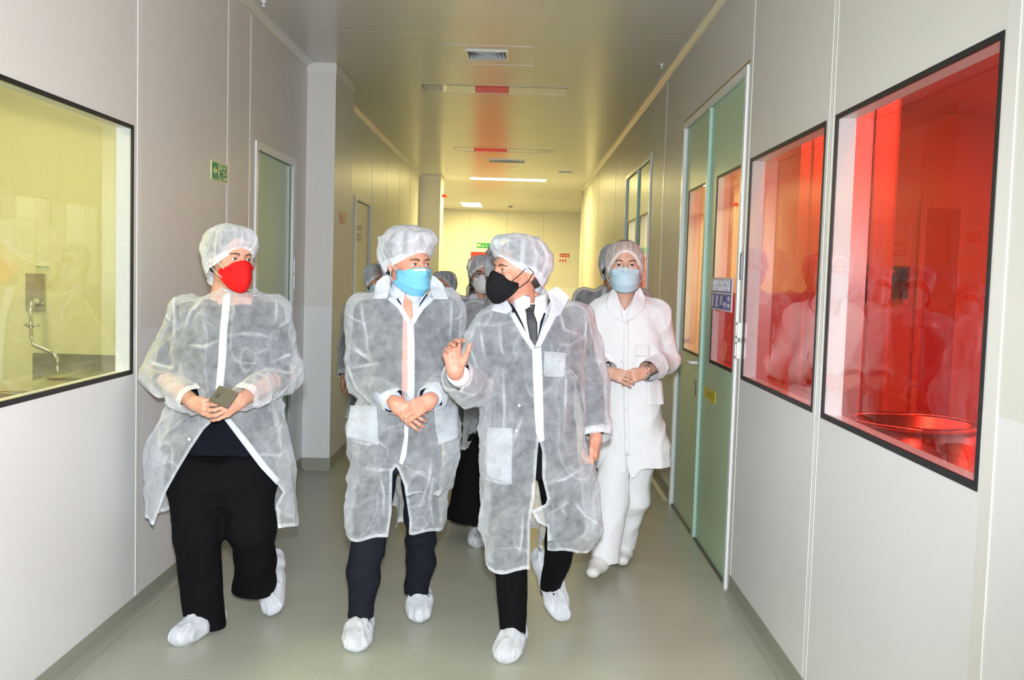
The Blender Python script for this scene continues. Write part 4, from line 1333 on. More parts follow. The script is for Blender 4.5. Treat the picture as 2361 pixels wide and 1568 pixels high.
def head_sdf(h, female=False, neck=0.20):
    g = SDF((-0.12, -0.14, -0.115 - neck), (0.12, 0.15, 0.15), h)
    jw = 0.052 if female else 0.058
    g.ell((0, -0.012, 0.036), (0.078, 0.097, 0.086), k=0.0)
    g.ell((0, 0.020, -0.030), (0.066, 0.072, 0.078), k=0.03)
    g.ell((0, 0.034, -0.075), (jw, 0.056, 0.042), k=0.03)
    g.ell((0, 0.068, -0.102), (0.026, 0.024, 0.018), k=0.02)
    g.cone((-0.03, 0.082, 0.022), (0.03, 0.082, 0.022), 0.012, 0.012, k=0.02)
    for s in (-1, 1):
        g.ell((s * 0.044, 0.064, -0.028), (0.024, 0.022, 0.02), k=0.025)
        g.ell((s * 0.032, 0.103, 0.001), (0.021, 0.018, 0.012), k=0.012, op='sub')
        g.ell((s * 0.032, 0.0765, 0.0), (0.0155, 0.0145, 0.0145), k=0.005)
        g.ell((s * 0.032, 0.096, -0.001), (0.0155, 0.012, 0.0052), k=0.002, op='sub')
        g.ell((s * 0.0795, -0.012, -0.012), (0.008, 0.019, 0.031), k=0.006)
        g.ell((s * 0.088, -0.006, -0.008), (0.007, 0.010, 0.018), k=0.004, op='sub')
    g.cone((0, 0.090, 0.012), (0, 0.114, -0.034), 0.007, 0.0125, k=0.012)
    for s in (-1, 1):
        g.ell((s * 0.012, 0.101, -0.038), (0.009, 0.011, 0.008), k=0.006)
    g.ell((0, 0.091, -0.064), (0.024, 0.010, 0.006), k=0.006)
    g.ell((0, 0.090, -0.074), (0.021, 0.011, 0.006), k=0.006)
    g.cone((0, -0.018, -0.06), (0, -0.045, -0.115 - neck + 0.02), 0.052 if not female else 0.047, 0.062 if not female else 0.055, k=0.03)
    g.cone((0, -0.045, -0.115 - neck + 0.03), (0, -0.05, -0.115 - neck + 0.03), 0.07, 0.07, k=0.03)
    return g.mesh()

def hair_sdf(h, long=False):
    g = SDF((-0.13, -0.16, -0.22), (0.13, 0.13, 0.16), h)
    g.ell((0, -0.018, 0.040), (0.085, 0.101, 0.090), k=0)
    g.ell((0, -0.055, -0.01), (0.078, 0.068, 0.07), k=0.03)
    if long:
        for s in (-1, 1):
            g.cone((s * 0.074, -0.02, 0.0), (s * 0.068, -0.015, -0.10), 0.022, 0.018, k=0.02)
        g.cone((0, -0.085, -0.02), (0, -0.085, -0.13), 0.05, 0.04, k=0.03)
    g.ell((0, 0.128, -0.010), (0.100, 0.090, 0.118), k=0.012, op='sub')
    return g.mesh()

def cap_mesh(front=0.058, back=-0.075, side=-0.005, puff=0.035, top=0.0, pleats=26, seed=0, nu=104, nv=30, amp=0.006, tilt=0.0, droop=0.0):
    """bouffant cap in head coordinates: band height in front / side / back, puffed crown"""
    rs = np.random.RandomState(seed)
    a = np.linspace(0, 2 * PI, nu, endpoint=False)          # 0 = face direction
    cz = np.cos(a)
    bz = np.where(cz > 0, side + (front - side) * cz ** 1.6 * 1.0, side + (back - side) * (-np.minimum(cz, 0)) ** 1.2)
    bx = 0.083 * np.sin(a); by = -0.010 + np.where(cz > 0, 0.099, 0.103) * cz
    # head gets narrower low at the nape
    nk = np.clip((0.0 - bz) / 0.09, 0, 1)
    by = by * (1 - 0.12 * nk); bx = bx * (1 - 0.10 * nk)
    lob = 1 + 0.10 * np.sin(3 * a + rs.rand() * 6) + 0.07 * np.sin(5 * a + rs.rand() * 6)
    P = np.zeros((nv, nu, 3)); T = np.zeros((nv, nu))
    w1 = a * pleats / (2 * PI)
    cn = np.stack([np.cos(a) * pleats / 6.0, np.sin(a) * pleats / 6.0, np.full(nu, seed * 3.3)], 1)
    wob = vnoise(cn * 0.7 + 5) * 6
    pl = (vnoise(cn * 1.9) - 0.5) * 2.2 + (vnoise(cn * 3.7 + 9) - 0.5) * 1.1
    pl2 = ridge(cn * 1.3 + 3)
    for i in range(nv):
        t = i / (nv - 1)                                      # 0 crown .. 1 band
        th = t * PI * 0.5
        w = math.sin(th)
        zt = 0.122 + 0.012 + top
        bulge = puff * math.sin(PI * min(1.0, t ** 1.25)) ** 0.9
        z = zt + (bz - zt) * (1 - math.cos(th)) ** 1.05
        rr = w ** 0.82
        dx = np.sin(a); dy = np.cos(a)
        P[i, :, 0] = bx * rr + dx * bulge * lob
        P[i, :, 1] = -0.010 + (by + 0.010) * rr + dy * bulge * lob - droop * math.sin(PI * t) * np.clip(-cz, 0, 1)
        P[i, :, 2] = z + bulge * 0.35 * np.maximum(0, -cz) * 0 - droop * math.sin(PI * t) * np.clip(-cz, 0, 1) * 0.5
        ramp = np.clip((t - 0.12) / 0.5, 0, 1)
        k = amp * ramp * pl
        P[i, :, 0] += dx * k; P[i, :, 1] += dy * k
        T[i] = ramp * np.clip(pl2 - 0.80, 0, 1) * 1.6
        if t > 0.93:
            T[i] += 0.4
    # frill below the elastic
    fr_ = P[-1].copy(); fr_[:, 0] *= 1.035; fr_[:, 1] = -0.01 + (fr_[:, 1] + 0.01) * 1.035; fr_[:, 2] -= 0.007 + 0.0015 * pl
    P = np.concatenate([P, fr_[None]]); T = np.concatenate([T, T[-1:] + 0.1]); nv += 1
    # crumple
    q = P.reshape(-1, 3)
    n1 = ridge(q * 22 + seed * 3.1); n2 = vnoise(q * 45 + seed)
    dirn = (q - np.array([0, -0.01, 0.02])); dirn /= np.linalg.norm(dirn, axis=1)[:, None]
    tt = np.repeat(np.linspace(0, 1, nv), nu)
    q = q + dirn * ((n1 - 0.6) * 0.020 * np.sin(PI * np.clip(tt, 0.02, 1)) + (n2 - 0.5) * 0.004)[:, None]
    T = T.reshape(-1) + np.clip(n1 - 0.9, 0, 1) * 2.0
    F = []
    for i in range(nv - 1):
        for j in range(nu):
            F.append((i * nu + j, i * nu + (j + 1) % nu, (i + 1) * nu + (j + 1) % nu, (i + 1) * nu + j))
    return q, np.array(F), T

def mask_mesh(kind, face=None, nu=37, nv=31):
    """mask shell in head coordinates"""
    P = np.zeros((nv, nu, 3))
    for i in range(nv):
        v = i / (nv - 1)
        for j in range(nu):
            u = -1 + 2 * j / (nu - 1); au = abs(u)
            if kind == 'surgical':
                hw = 0.0735
                x = hw * math.sin(u * 1.28) / math.sin(1.28)
                zt = -0.010 - 0.020 * au ** 1.5; zb = -0.134 + 0.052 * au ** 2.2
                z = zt + (zb - zt) * v
                ridge_ = 0.122 - 0.012 * math.cos(v * PI) * 0 - 0.006 * (1 - v)
                yc = ridge_ - 0.030 * max(0.0, v - 0.72) / 0.28 - 0.006 * max(0.0, 0.18 - v) / 0.18
                y = yc - 0.088 * au ** 2.0 - 0.004 * au
                for c in (0.30, 0.50, 0.70):
                    y += 0.0035 * (1 - au ** 4) * math.exp(-((v - c) / 0.035) ** 2)
            else:
                # flat-fold respirator: centre crease, rounded outline
                hw = 0.070
                e = 1.0
                zt = -0.002 - 0.045 * au ** 1.55; zb = -0.136 + 0.066 * au ** 2.1
                z = zt + (zb - zt) * v
                x = hw * math.sin(u * 1.2) / math.sin(1.2)
                bul = math.sin(PI * (0.10 + 0.80 * v)) ** 0.8
                y = 0.100 + 0.045 * bul * (1 - au ** 1.25) - 0.062 * au ** 1.7 - 0.014 * max(0, v - 0.8) / 0.2 * (1 - au)
            P[i, j] = (x, y, z)
    if face is not None:
        need = np.full((nv, nu), -1.0)
        for i in range(nv):
            for j in range(nu):
                h = face.ray_cast(Vector((P[i, j, 0], 0.3, P[i, j, 2])), Vector((0, -1, 0)))
                if h[0] is not None: need[i, j] = h[0].y + 0.005
        d = np.maximum(need - P[..., 1], 0)
        for _ in range(4):
            E = np.pad(d, 1, mode='edge')
            d = np.maximum(np.maximum(need - P[..., 1], 0), 0.2 * (d + E[:-2, 1:-1] + E[2:, 1:-1] + E[1:-1, :-2] + E[1:-1, 2:]))
        P[..., 1] += d
    V, F = sheet(P, 0.0025)
    return V, F, P

def loops(P, kind, side):
    """ear-loop points for one side (side=-1/+1) from the mask shell grid"""
    nv, nu = P.shape[:2]; j = 0 if side < 0 else nu - 1
    jj = 3 if side < 0 else nu - 4
    a = P[2 if kind == 'surgical' else 5, j if kind == 'surgical' else jj]; b = P[-3 if kind == 'surgical' else -7, j if kind == 'surgical' else jj]
    ea = np.array([side * 0.083, 0.010, 0.018]); eb = np.array([side * 0.084, 0.006, -0.040])
    s = np.array([side, 0, 0])
    mid = np.array([side * 0.090, -0.018, -0.005])
    A1 = (a + ea) / 2 + s * 0.010; B1 = (b + eb) / 2 + s * 0.010
    pts = [a + s * .002, A1, ea + s * .004, mid, eb + s * .004, B1, b + s * .002]
    t = np.linspace(0, len(pts) - 1, 25)
    pts = np.array(pts)
    return np.stack([np.interp(t, range(len(pts)), pts[:, k]) for k in range(3)], 1)

# ---------------------------------------------------------------- people: hands
FING = [(0.030, 0.086, (0.043, 0.026, 0.021), 0.0088), (0.0095, 0.090, (0.047, 0.030, 0.022), 0.0092),
        (-0.0105, 0.087, (0.043, 0.028, 0.021), 0.0088), (-0.029, 0.080, (0.034, 0.021, 0.018), 0.0076)]
def hand_prims(W, d, n, thumb, flex, s=1.0, spread=4.0, tdir=None, tflex=(15, 20), forearm=None, fr=(0.026, 0.034)):
    """list of cones. W wrist; d finger direction; n back of the hand; thumb=+1: thumb on the side d x n"""
    W = np.asarray(W, float); d = np.asarray(d, float); d = d / np.linalg.norm(d)
    n = np.asarray(n, float); n = n - d * (n @ d); n = n / np.linalg.norm(n)
    c = np.cross(d, n) * thumb
    def rot(v, ax, ang):
        ang = math.radians(ang); return v * math.cos(ang) + np.cross(ax, v) * math.sin(ang) + ax * (ax @ v) * (1 - math.cos(ang))
    pr = []; tips = []
    axb = np.cross(d, n)                      # rotate d towards -n
    if rot(d, axb, 20) @ n > 0: axb = -axb
    pr.append((W - d * 0.005 * s, W + d * 0.02 * s, 0.026 * s, 0.025 * s, 0.02, n, 0.70))
    for i, (off, ln, seg, r) in enumerate(FING):
        k = W + d * ln * s + c * off * s + n * (0.004 - 0.002 * abs(i - 1)) * s
        pr.append((W + d * 0.012 * s + c * off * 0.55 * s, k, 0.0165 * s, 0.0115 * s, 0.014, None, 1))
        p = k; dd = rot(d, n, (1.5 - i) * spread * thumb * (-1 if (rot(d, n, 5) @ c) < 0 else 1) * thumb)
        for q in range(3):
            dd = rot(dd, axb, flex[i][q])
            p2 = p + dd * seg[q] * s
            pr.append((p, p2, r * s * (1 - 0.07 * q), r * s * (0.95 - 0.08 * q), 0.003, None, 1))
            p = p2
        tips.append((p, dd, i))
    pr.append((W + d * 0.02 * s + c * 0.012 * s - n * 0.006 * s, W + d * 0.075 * s + c * 0.008 * s - n * 0.006 * s, 0.021 * s, 0.018 * s, 0.014, None, 1))
    b = W + d * 0.022 * s + c * 0.026 * s - n * 0.008 * s
    td = d * 0.62 + c * 0.74 - n * 0.28 if tdir is None else np.asarray(tdir, float)
    td = td / np.linalg.norm(td)
    p = b; ax = np.cross(td, d); ax = ax / (np.linalg.norm(ax) + 1e-9)
    for q, (ln, r) in enumerate(((0.042, 0.0145), (0.032, 0.0108), (0.026, 0.0098))):
        if q: td = rot(td, ax, tflex[q - 1])
        p2 = p + td * ln * s
        pr.append((p, p2, r * s, r * s * 0.88, 0.008 if q == 0 else 0.003, None, 1)); p = p2
    tips.append((p, td, 4))
    if forearm is not None:
        pr.append((W + d * 0.0, forearm, fr[0] * s, fr[1] * s, 0.02, None, 1))
    return pr, tips

def prims_mesh(pr, h):
    P = np.array([q for p in pr for q in (p[0], p[1])]); m = 0.06
    g = SDF(P.min(0) - m, P.max(0) + m, h)
    for a, b, ra, rb, k, fl_, q in pr:
        g.cone(a, b, ra, rb, k, flat=fl_, q=q)
    return g.mesh()

def join(parts):
    Vs, Fs, o = [], [], 0
    for V, F in parts:
        if len(F) == 0: continue
        F = np.asarray(F)
        if F.shape[1] == 3: F = np.concatenate([F, F[:, 2:3]], 1) if False else F
        Vs.append(V); Fs.append(F + o); o += len(V)
    return np.concatenate(Vs), Fs

# ---------------------------------------------------------------- people: garments
def wrinkle(V, F, amp, sc, seed=0, sharp=2.0, amp2=None):
    n = vnormals(V, F)
    sc = np.asarray(sc, float) * np.ones(3)
    Wp = V + 0.05 * np.stack([vnoise(V * 5 + seed) - .5, vnoise(V * 5 + seed + 31) - .5, vnoise(V * 5 + seed + 57) - .5], 1)
    a = ridge(Wp * sc + seed * 7.3) ** sharp
    # second family of folds running obliquely
    u = Wp @ np.array([[.75, .1, .55], [.1, 1, .1], [-.65, .1, .8]])
    b = ridge(u * sc * np.array([1.7, 1.7, .8]) + seed * 3.7 + 11) ** sharp
    c = ridge(Wp * 27 + seed) ** 1.5
    D = (a - 0.45) * amp + (b - 0.45) * (amp * 0.55 if amp2 is None else amp2) + (c - 0.5) * amp * 0.16
    msk = np.clip(vnoise(V * 4 + seed + 77) * 2.2 - 0.8, 0, 1)
    cr = (np.clip(a - 0.93, 0, 1) * 2.6 + np.clip(b - 0.94, 0, 1) * 3.2) * msk
    return V + n * D[:, None], cr

def shoe_cover(name, parent, heel, toe, up=None, r=0.05, seed=0, h=0.005, mat='shoecover', ankle=None):
    """crumpled elastic overshoe from heel to toe"""
    heel = np.asarray(heel, float); toe = np.asarray(toe, float)
    ax = toe - heel; ln = np.linalg.norm(ax); ax /= ln
    upv = np.array([0, 0, 1.0]) if up is None else np.asarray(up, float)
    upv = upv - ax * (upv @ ax); upv /= np.linalg.norm(upv)
    sd = np.cross(ax, upv)
    lo = np.minimum(heel, toe) - 0.14; hi = np.maximum(heel, toe) + 0.14
    g = SDF(lo, hi, h)
    g.cone(heel + upv * 0.045, heel + ax * ln * 0.45 + upv * 0.05, 0.047, 0.052, 0.02)
    g.cone(heel + ax * ln * 0.45 + upv * 0.046, toe - ax * 0.05 + upv * 0.034, 0.052, 0.040, 0.03, flat=upv, q=0.8)
    g.ell(heel + ax * ln * 0.70 + upv * 0.034, (0.075, 0.056, 0.040), np.stack([ax, sd, upv], 1), k=0.03)
    top = heel + ax * 0.045 + upv * 0.085
    g.cone(heel + ax * 0.045 + upv * 0.05, top, 0.050, 0.046, 0.02)
    V, F = g.mesh()
    rel = (V - heel); u = rel @ ax; w = rel @ upv; s_ = rel @ sd
    V, cr = wrinkle(V, F, 0.010, 1.0, 0, 1) if False else (V, np.zeros(len(V)))
    n = vnormals(V, F)
    q = np.stack([u * 13 + s_ * 10, w * 8, s_ * 52], 1) + seed * 5.1
    a = ridge(q); cr = np.clip(a - 0.8, 0, 1) * 1.2
    V = V + n * ((a - 0.5) * 0.015 * np.clip(w / 0.03, 0.15, 1))[:, None]
    # opening at the ankle, slanting down towards the instep
    gcut = (0.098 - 0.25 * np.clip(u - 0.06, 0, 1)) - w
    gcut = np.where(u > 0.14, 1.0, gcut)
    V, T, E = clip(V, F, gcut, cr)
    me = mk_mesh(name, V, [T], True, E)
    return wobj(name, me, MT[mat], parent)
def px_of(P):
    d = P - EYE; z = d @ FWD
    return np.stack([PCX + FPX * (d @ CRT) / z, PCY - FPX * (d @ CUP) / z], 1)

def sd_poly(pts, poly):
    """signed distance (pixels) to a polygon, negative inside"""
    poly = np.asarray(poly, float); n = len(poly)
    d = np.full(len(pts), 1e9)
    for i in range(n):
        a, b = poly[i], poly[(i + 1) % n]; e = b - a
        t = np.clip(((pts - a) @ e) / (e @ e + 1e-9), 0, 1)
        d = np.minimum(d, np.linalg.norm(pts - a - t[:, None] * e, axis=1))
    return np.where(in_poly(pts, poly), -d, d)

def rows_to_levels(rows, Y):
    """rows (y, left, right, half depth[, depth shift]) in photo pixels -> loft levels"""
    L_ = []
    for r in rows:
        y, l, rt, b = r[:4]; dy = r[4] if len(r) > 4 else 0.0
        p, q = A(l, y, Y), A(rt, y, Y); c = (p + q) / 2
        L_.append((c[2], c[0], Y + dy, (q[0] - p[0]) / 2, b))
    return sorted(L_)

def shrink(lev, da, db):
    return [(z, x, y, max(a - da, 0.03), max(b - db, 0.03)) for z, x, y, a, b in lev]

def bounds(lev, pts, m=0.16):
    lv = np.array(lev)
    lo = np.array([(lv[:, 1] - lv[:, 3]).min(), (lv[:, 2] - lv[:, 4]).min(), lv[:, 0].min()])
    hi = np.array([(lv[:, 1] + lv[:, 3]).max(), (lv[:, 2] + lv[:, 4]).max(), lv[:, 0].max()])
    if len(pts):
        p = np.array(pts); lo = np.minimum(lo, p.min(0)); hi = np.maximum(hi, p.max(0))
    return lo - m, hi + m

class Person:
    def __init__(self, base, label, group=None):
        self.root = tag(empty('person', (base[0], base[1], 0.0)), label, 'person', group)
        self.body = []
    def part(self, name, V, Fs, mat, attr=None, smooth=True, parent=None):
        if not isinstance(Fs, list): Fs = [Fs]
        me = mk_mesh(name, V, Fs, smooth, attr)
        return wobj(name, me, MT[mat] if isinstance(mat, str) else mat, parent or self.root)
    # head with eyes, brows, hair
    def head(self, fr, h=0.003, female=False, hair='hair_dark', long=False, gaze=0.0, neck=0.17, eyes=True, brow='brow'):
        self.fr = fr
        V, F = head_sdf(h, female, neck)
        self.body.append((to_w(fr, V), flip_if(fr, F)))
        self.face = bvh_of(V, F)
        V, F = hair_sdf(max(h, 0.005), long)
        self.part('hair', to_w(fr, V), flip_if(fr, F), hair)
        if eyes:
            for s in (-1, 1):
                me = MB().sphere((0, 0, 0), 1.0, 20, 14).mesh('eye', smooth=True)
                me.materials.append(MT['eye'])
                c = to_w(fr, np.array([[s * 0.032, 0.0775, 0.0]]))[0]
                g = math.radians(gaze)
                R = fr[1] @ np.array([[math.cos(g), math.sin(g), 0], [-math.sin(g), math.cos(g), 0], [0, 0, 1.0]]) * 0.0128
                o = bpy.data.objects.new('eye', me); COL.objects.link(o); o.parent = self.root
                c = c - np.array(abs_loc(self.root))
                o.matrix_local = Matrix([list(R[i]) + [c[i]] for i in range(3)] + [[0, 0, 0, 1]])
                # brow
                pts = np.array([[s * 0.014, 0.0985, 0.017], [s * 0.024, 0.0990, 0.0215], [s * 0.036, 0.0945, 0.0225], [s * 0.050, 0.080, 0.0165]])
                m = MB().tube(list(to_w(fr, pts)), [0.0030, 0.0034, 0.0030, 0.0014], 8)
                m.build('eyebrow', MT[brow], self.root, smooth=True)
                # lash line
                t = np.linspace(-1, 1, 9)
                pts = np.stack([s * 0.032 + t * 0.0145, 0.0905 - 0.0055 * t ** 2 - 0.0035 * s * t, 0.0048 - 0.0050 * t ** 2], 1)
                MB().tube(list(to_w(fr, pts)), 0.0011, 6).build('eyelashes', MT['hair_dark'], self.root, smooth=True)
    def cap(self, mat='cap', **kw):
        V, F, T = cap_mesh(**kw)
        c = self.part('hair_cap', to_w(self.fr, V), flip_if(self.fr, F), mat, T)
        return c
    def mask(self, kind, mat, strap='elastic', r=0.0016, name=None):
        V, F, P = mask_mesh(kind, self.face)
        m = self.part(name or ('surgical_mask' if kind == 'surgical' else 'respirator_mask'), to_w(self.fr, V), flip_if(self.fr, F), mat)
        for s in (-1, 1):
            q = MB().tube(list(to_w(self.fr, loops(P, kind, s))), r, 6)
            q.build('ear_loop', MT[strap], m, smooth=True)
        if kind == 'surgical':
            u = P[1, 10:27].copy(); u[:, 1] += 0.0016
            v = P[3, 10:27].copy(); v[:, 1] += 0.0016
            w_, f_ = sheet(np.stack([u, v]), 0.0012)
            self.part('nose_strip', to_w(self.fr, w_), flip_if(self.fr, f_), 'elastic', parent=m)
        return m
    def limbs(self, arms, legs, lev, h=0.013, ar=(0.05, 0.042, 0.03), lr=(0.075, 0.055, 0.036)):
        pts = [p for c in arms + legs for p in c]
        lo, hi = bounds(lev, pts, 0.12)
        g = SDF(lo, hi, h)
        g.loft(shrink([l for l in lev if l[0] > 0.84], 0.055, 0.055), 0.03)
        for a, b, c in arms:
            g.cone(a, b, ar[0], ar[1], 0.04); g.cone(b, c, ar[1], ar[2], 0.02)
        for a, b, c in legs:
            g.cone(a, b, lr[0], lr[1], 0.04); g.cone(b, c, lr[1], lr[2], 0.02)
        self.body.append(g.mesh())
    def finish_body(self, skin):
        V, Fs = join(self.body)
        return self.part('body', V, Fs, skin)
    def cloth(self, name, mat, lev, tubes, h=0.009, k=0.03, amp=0.006, sc=(8, 8, 5), seed=0, cuts=None, zmin=None, attr_extra=None,
              cuffs=(), neck=None, loft_p=2.3, kt=None, front_y=None, sharp=2.0, creases=()):
        """garment surface: loft + tubes (a, b, ra, rb), wrinkled, cut open at cuffs / neck / hem / px polygons"""
        pts = [t[0] for t in tubes] + [t[1] for t in tubes]
        L_ = lev if lev else [(pts[0][2], pts[0][0], pts[0][1], .02, .02)]
        lo, hi = bounds(L_, pts, 0.15)
        g = SDF(lo, hi, h)
        if lev: g.loft(lev, k, p=loft_p)
        for t in tubes:
            kk = t[4] if len(t) > 4 else (kt if kt is not None else k)
            g.cone(t[0], t[1], t[2], t[3], kk)
        V, F = g.mesh()
        V, cr = wrinkle(V, F, amp, sc, seed, sharp)
        nrm = vnormals(V, F)
        G = np.full(len(V), 1.0)
        thick = cr.copy()
        if len(creases):
            pp = px_of(V); fr_ = (V[:, 1] < front_y) & (nrm @ FWD < 0.1)
            for ln in creases:
                ln = np.asarray(ln, float); d = np.full(len(V), 1e9); pr = np.zeros(len(V)); n_ = len(ln) - 1
                for q_, (a_, b_) in enumerate(zip(ln[:-1], ln[1:])):
                    e = b_ - a_; t = np.clip(((pp - a_) @ e) / (e @ e), 0, 1)
                    dd = np.linalg.norm(pp - a_ - t[:, None] * e, axis=1)
                    pr = np.where(dd < d, (q_ + t) / n_, pr); d = np.minimum(d, dd)
                tp = np.where(fr_, np.sin(PI * np.clip(pr, 0.04, 0.96)) ** 0.7, 0)
                thick += 0.34 * tp * np.exp(-(d / 2.3) ** 2) * (0.4 + 1.1 * vnoise(V * 25))
                V = V + nrm * (tp * (0.007 * np.exp(-(d / 4.0) ** 2) - 0.005 * np.exp(-((d - 9) / 5) ** 2)))[:, None]
        if zmin is not None:
            zz = zmin(V) if callable(zmin) else zmin
            G = np.minimum(G, V[:, 2] - zz)
            thick += 0.35 * (np.abs(V[:, 2] - zz) < 0.016)
        for cf in cuffs:
            c, d, r = cf[:3]
            d = np.asarray(d) / np.linalg.norm(d); rel = V - c; t = rel @ d
            rad = np.linalg.norm(rel - t[:, None] * d, axis=1)
            near = (rad < r) & (t < 0.14) & (t > -0.1)
            if len(cf) > 3:                      # only the sleeve itself: shell of radius cf[3] round its rounded end
                ds = np.where(t > 0, np.linalg.norm(rel, axis=1), rad) - cf[3]
                near &= (np.abs(ds) < 0.024) & (np.einsum('ij,ij->i', nrm, rel - np.minimum(t, 0)[:, None] * d) > 0)
            G = np.where(near, np.minimum(G, -t), G)
            thick += np.where(near & (t > -0.035), 0.30, 0)
        if neck is not None:
            c, r = neck
            rel = V - c; rad = np.sqrt(rel[:, 0] ** 2 + rel[:, 1] ** 2)
            G = np.where(rel[:, 2] > -0.05, np.minimum(G, rad - r), G)
        if cuts:
            pp = px_of(V); fy = front_y
            for poly in cuts:
                s = sd_poly(pp, poly) * 0.0018
                G = np.where(V[:, 1] < fy, np.minimum(G, s), G)
                thick += np.where((V[:, 1] < fy) & (s < 0.012), 0.25, 0)
        V, T, E = clip(V, F, G, thick)
        o = self.part(name, V, T, mat, E)
        return o, bvh_of(V, T), (V, T)
    def patch(self, name, mat, bv, rows, off=0.006, t=0.003, nu=10, nv=14, parent=None, attr=None, fb=None):
        P = drape(bv, rows, off, nu=nu, nv=nv, fallback=fb)
        V, F = sheet(P, t)
        return self.part(name, V, F, mat, np.full(len(V), attr if attr is not None else 0.0), parent=parent)
    def seam(self, bv, lines, w=5, parent=None, off=0.005, mat='seam', name='seam'):
        for ln in lines:
            ln = np.asarray(ln, float); rows = []
            for i, q in enumerate(ln):
                t = ln[min(i + 1, len(ln) - 1)] - ln[max(i - 1, 0)]; t /= np.linalg.norm(t)
                n = np.array([-t[1], t[0]]) * w / 2
                rows.append((q - n, q + n))
            self.patch(name, mat, bv, rows, off, 0.0025, 3, max(8, 4 * len(ln)), parent, 0.0)
    def shirt_collar(self, c, mat, r=0.068, h=0.05, yaw=0.0, parent=None):
        """stand-and-fall collar round the neck: inner band, fold, two pointed leaves"""
        c = np.asarray(c, float); n = 61
        ph = np.linspace(math.radians(-172), math.radians(172), n)        # 0 = back of the neck
        a = ph + PI                                                       # direction, front at the ends
        gap = np.abs(ph) / math.radians(172)
        rows = []
        for k, (rr, zz) in enumerate(((r - .002, -.01), (r, h * .6), (r + .003, h), (r + .008, h * .75), (r + .014, h * .25))):
            z = np.full(n, zz) + 0.018 * np.cos(ph) * (1 if k else .3) - 0.012 * gap ** 4 * (k > 0)
            rad = np.full(n, rr)
            if k == 4:
                pt = np.exp(-((gap - .84) / .11) ** 2)
                z = z - 0.040 * pt; rad = rad + 0.020 * pt
            rows.append(np.stack([c[0] + rad * np.sin(ph + math.radians(yaw)), c[1] + rad * 0.98 * np.cos(ph + math.radians(yaw)) , c[2] + z], 1))
        V, F = sheet(np.array(rows), 0.0025)
        return self.part('shirt_collar', V, F, mat, parent=parent)
    def snap(self, bv, pts, off=0.012, r=0.006, parent=None, name='snap_button', mat='button'):
        for p in pts:
            P = drape(bv, [((p[0], p[1]), (p[0] + 0.1, p[1])), ((p[0], p[1] + 0.1), (p[0] + 0.1, p[1] + 0.1))], off, nu=2, nv=2, fallback=4.3)
            MB().sphere(P[0, 0], (r, r * 0.5, r), 12, 8).build(name, MT[mat], parent or self.root, smooth=True)

def un(a, b):
    v = np.asarray(b, float) - np.asarray(a, float)
    return v / np.linalg.norm(v)

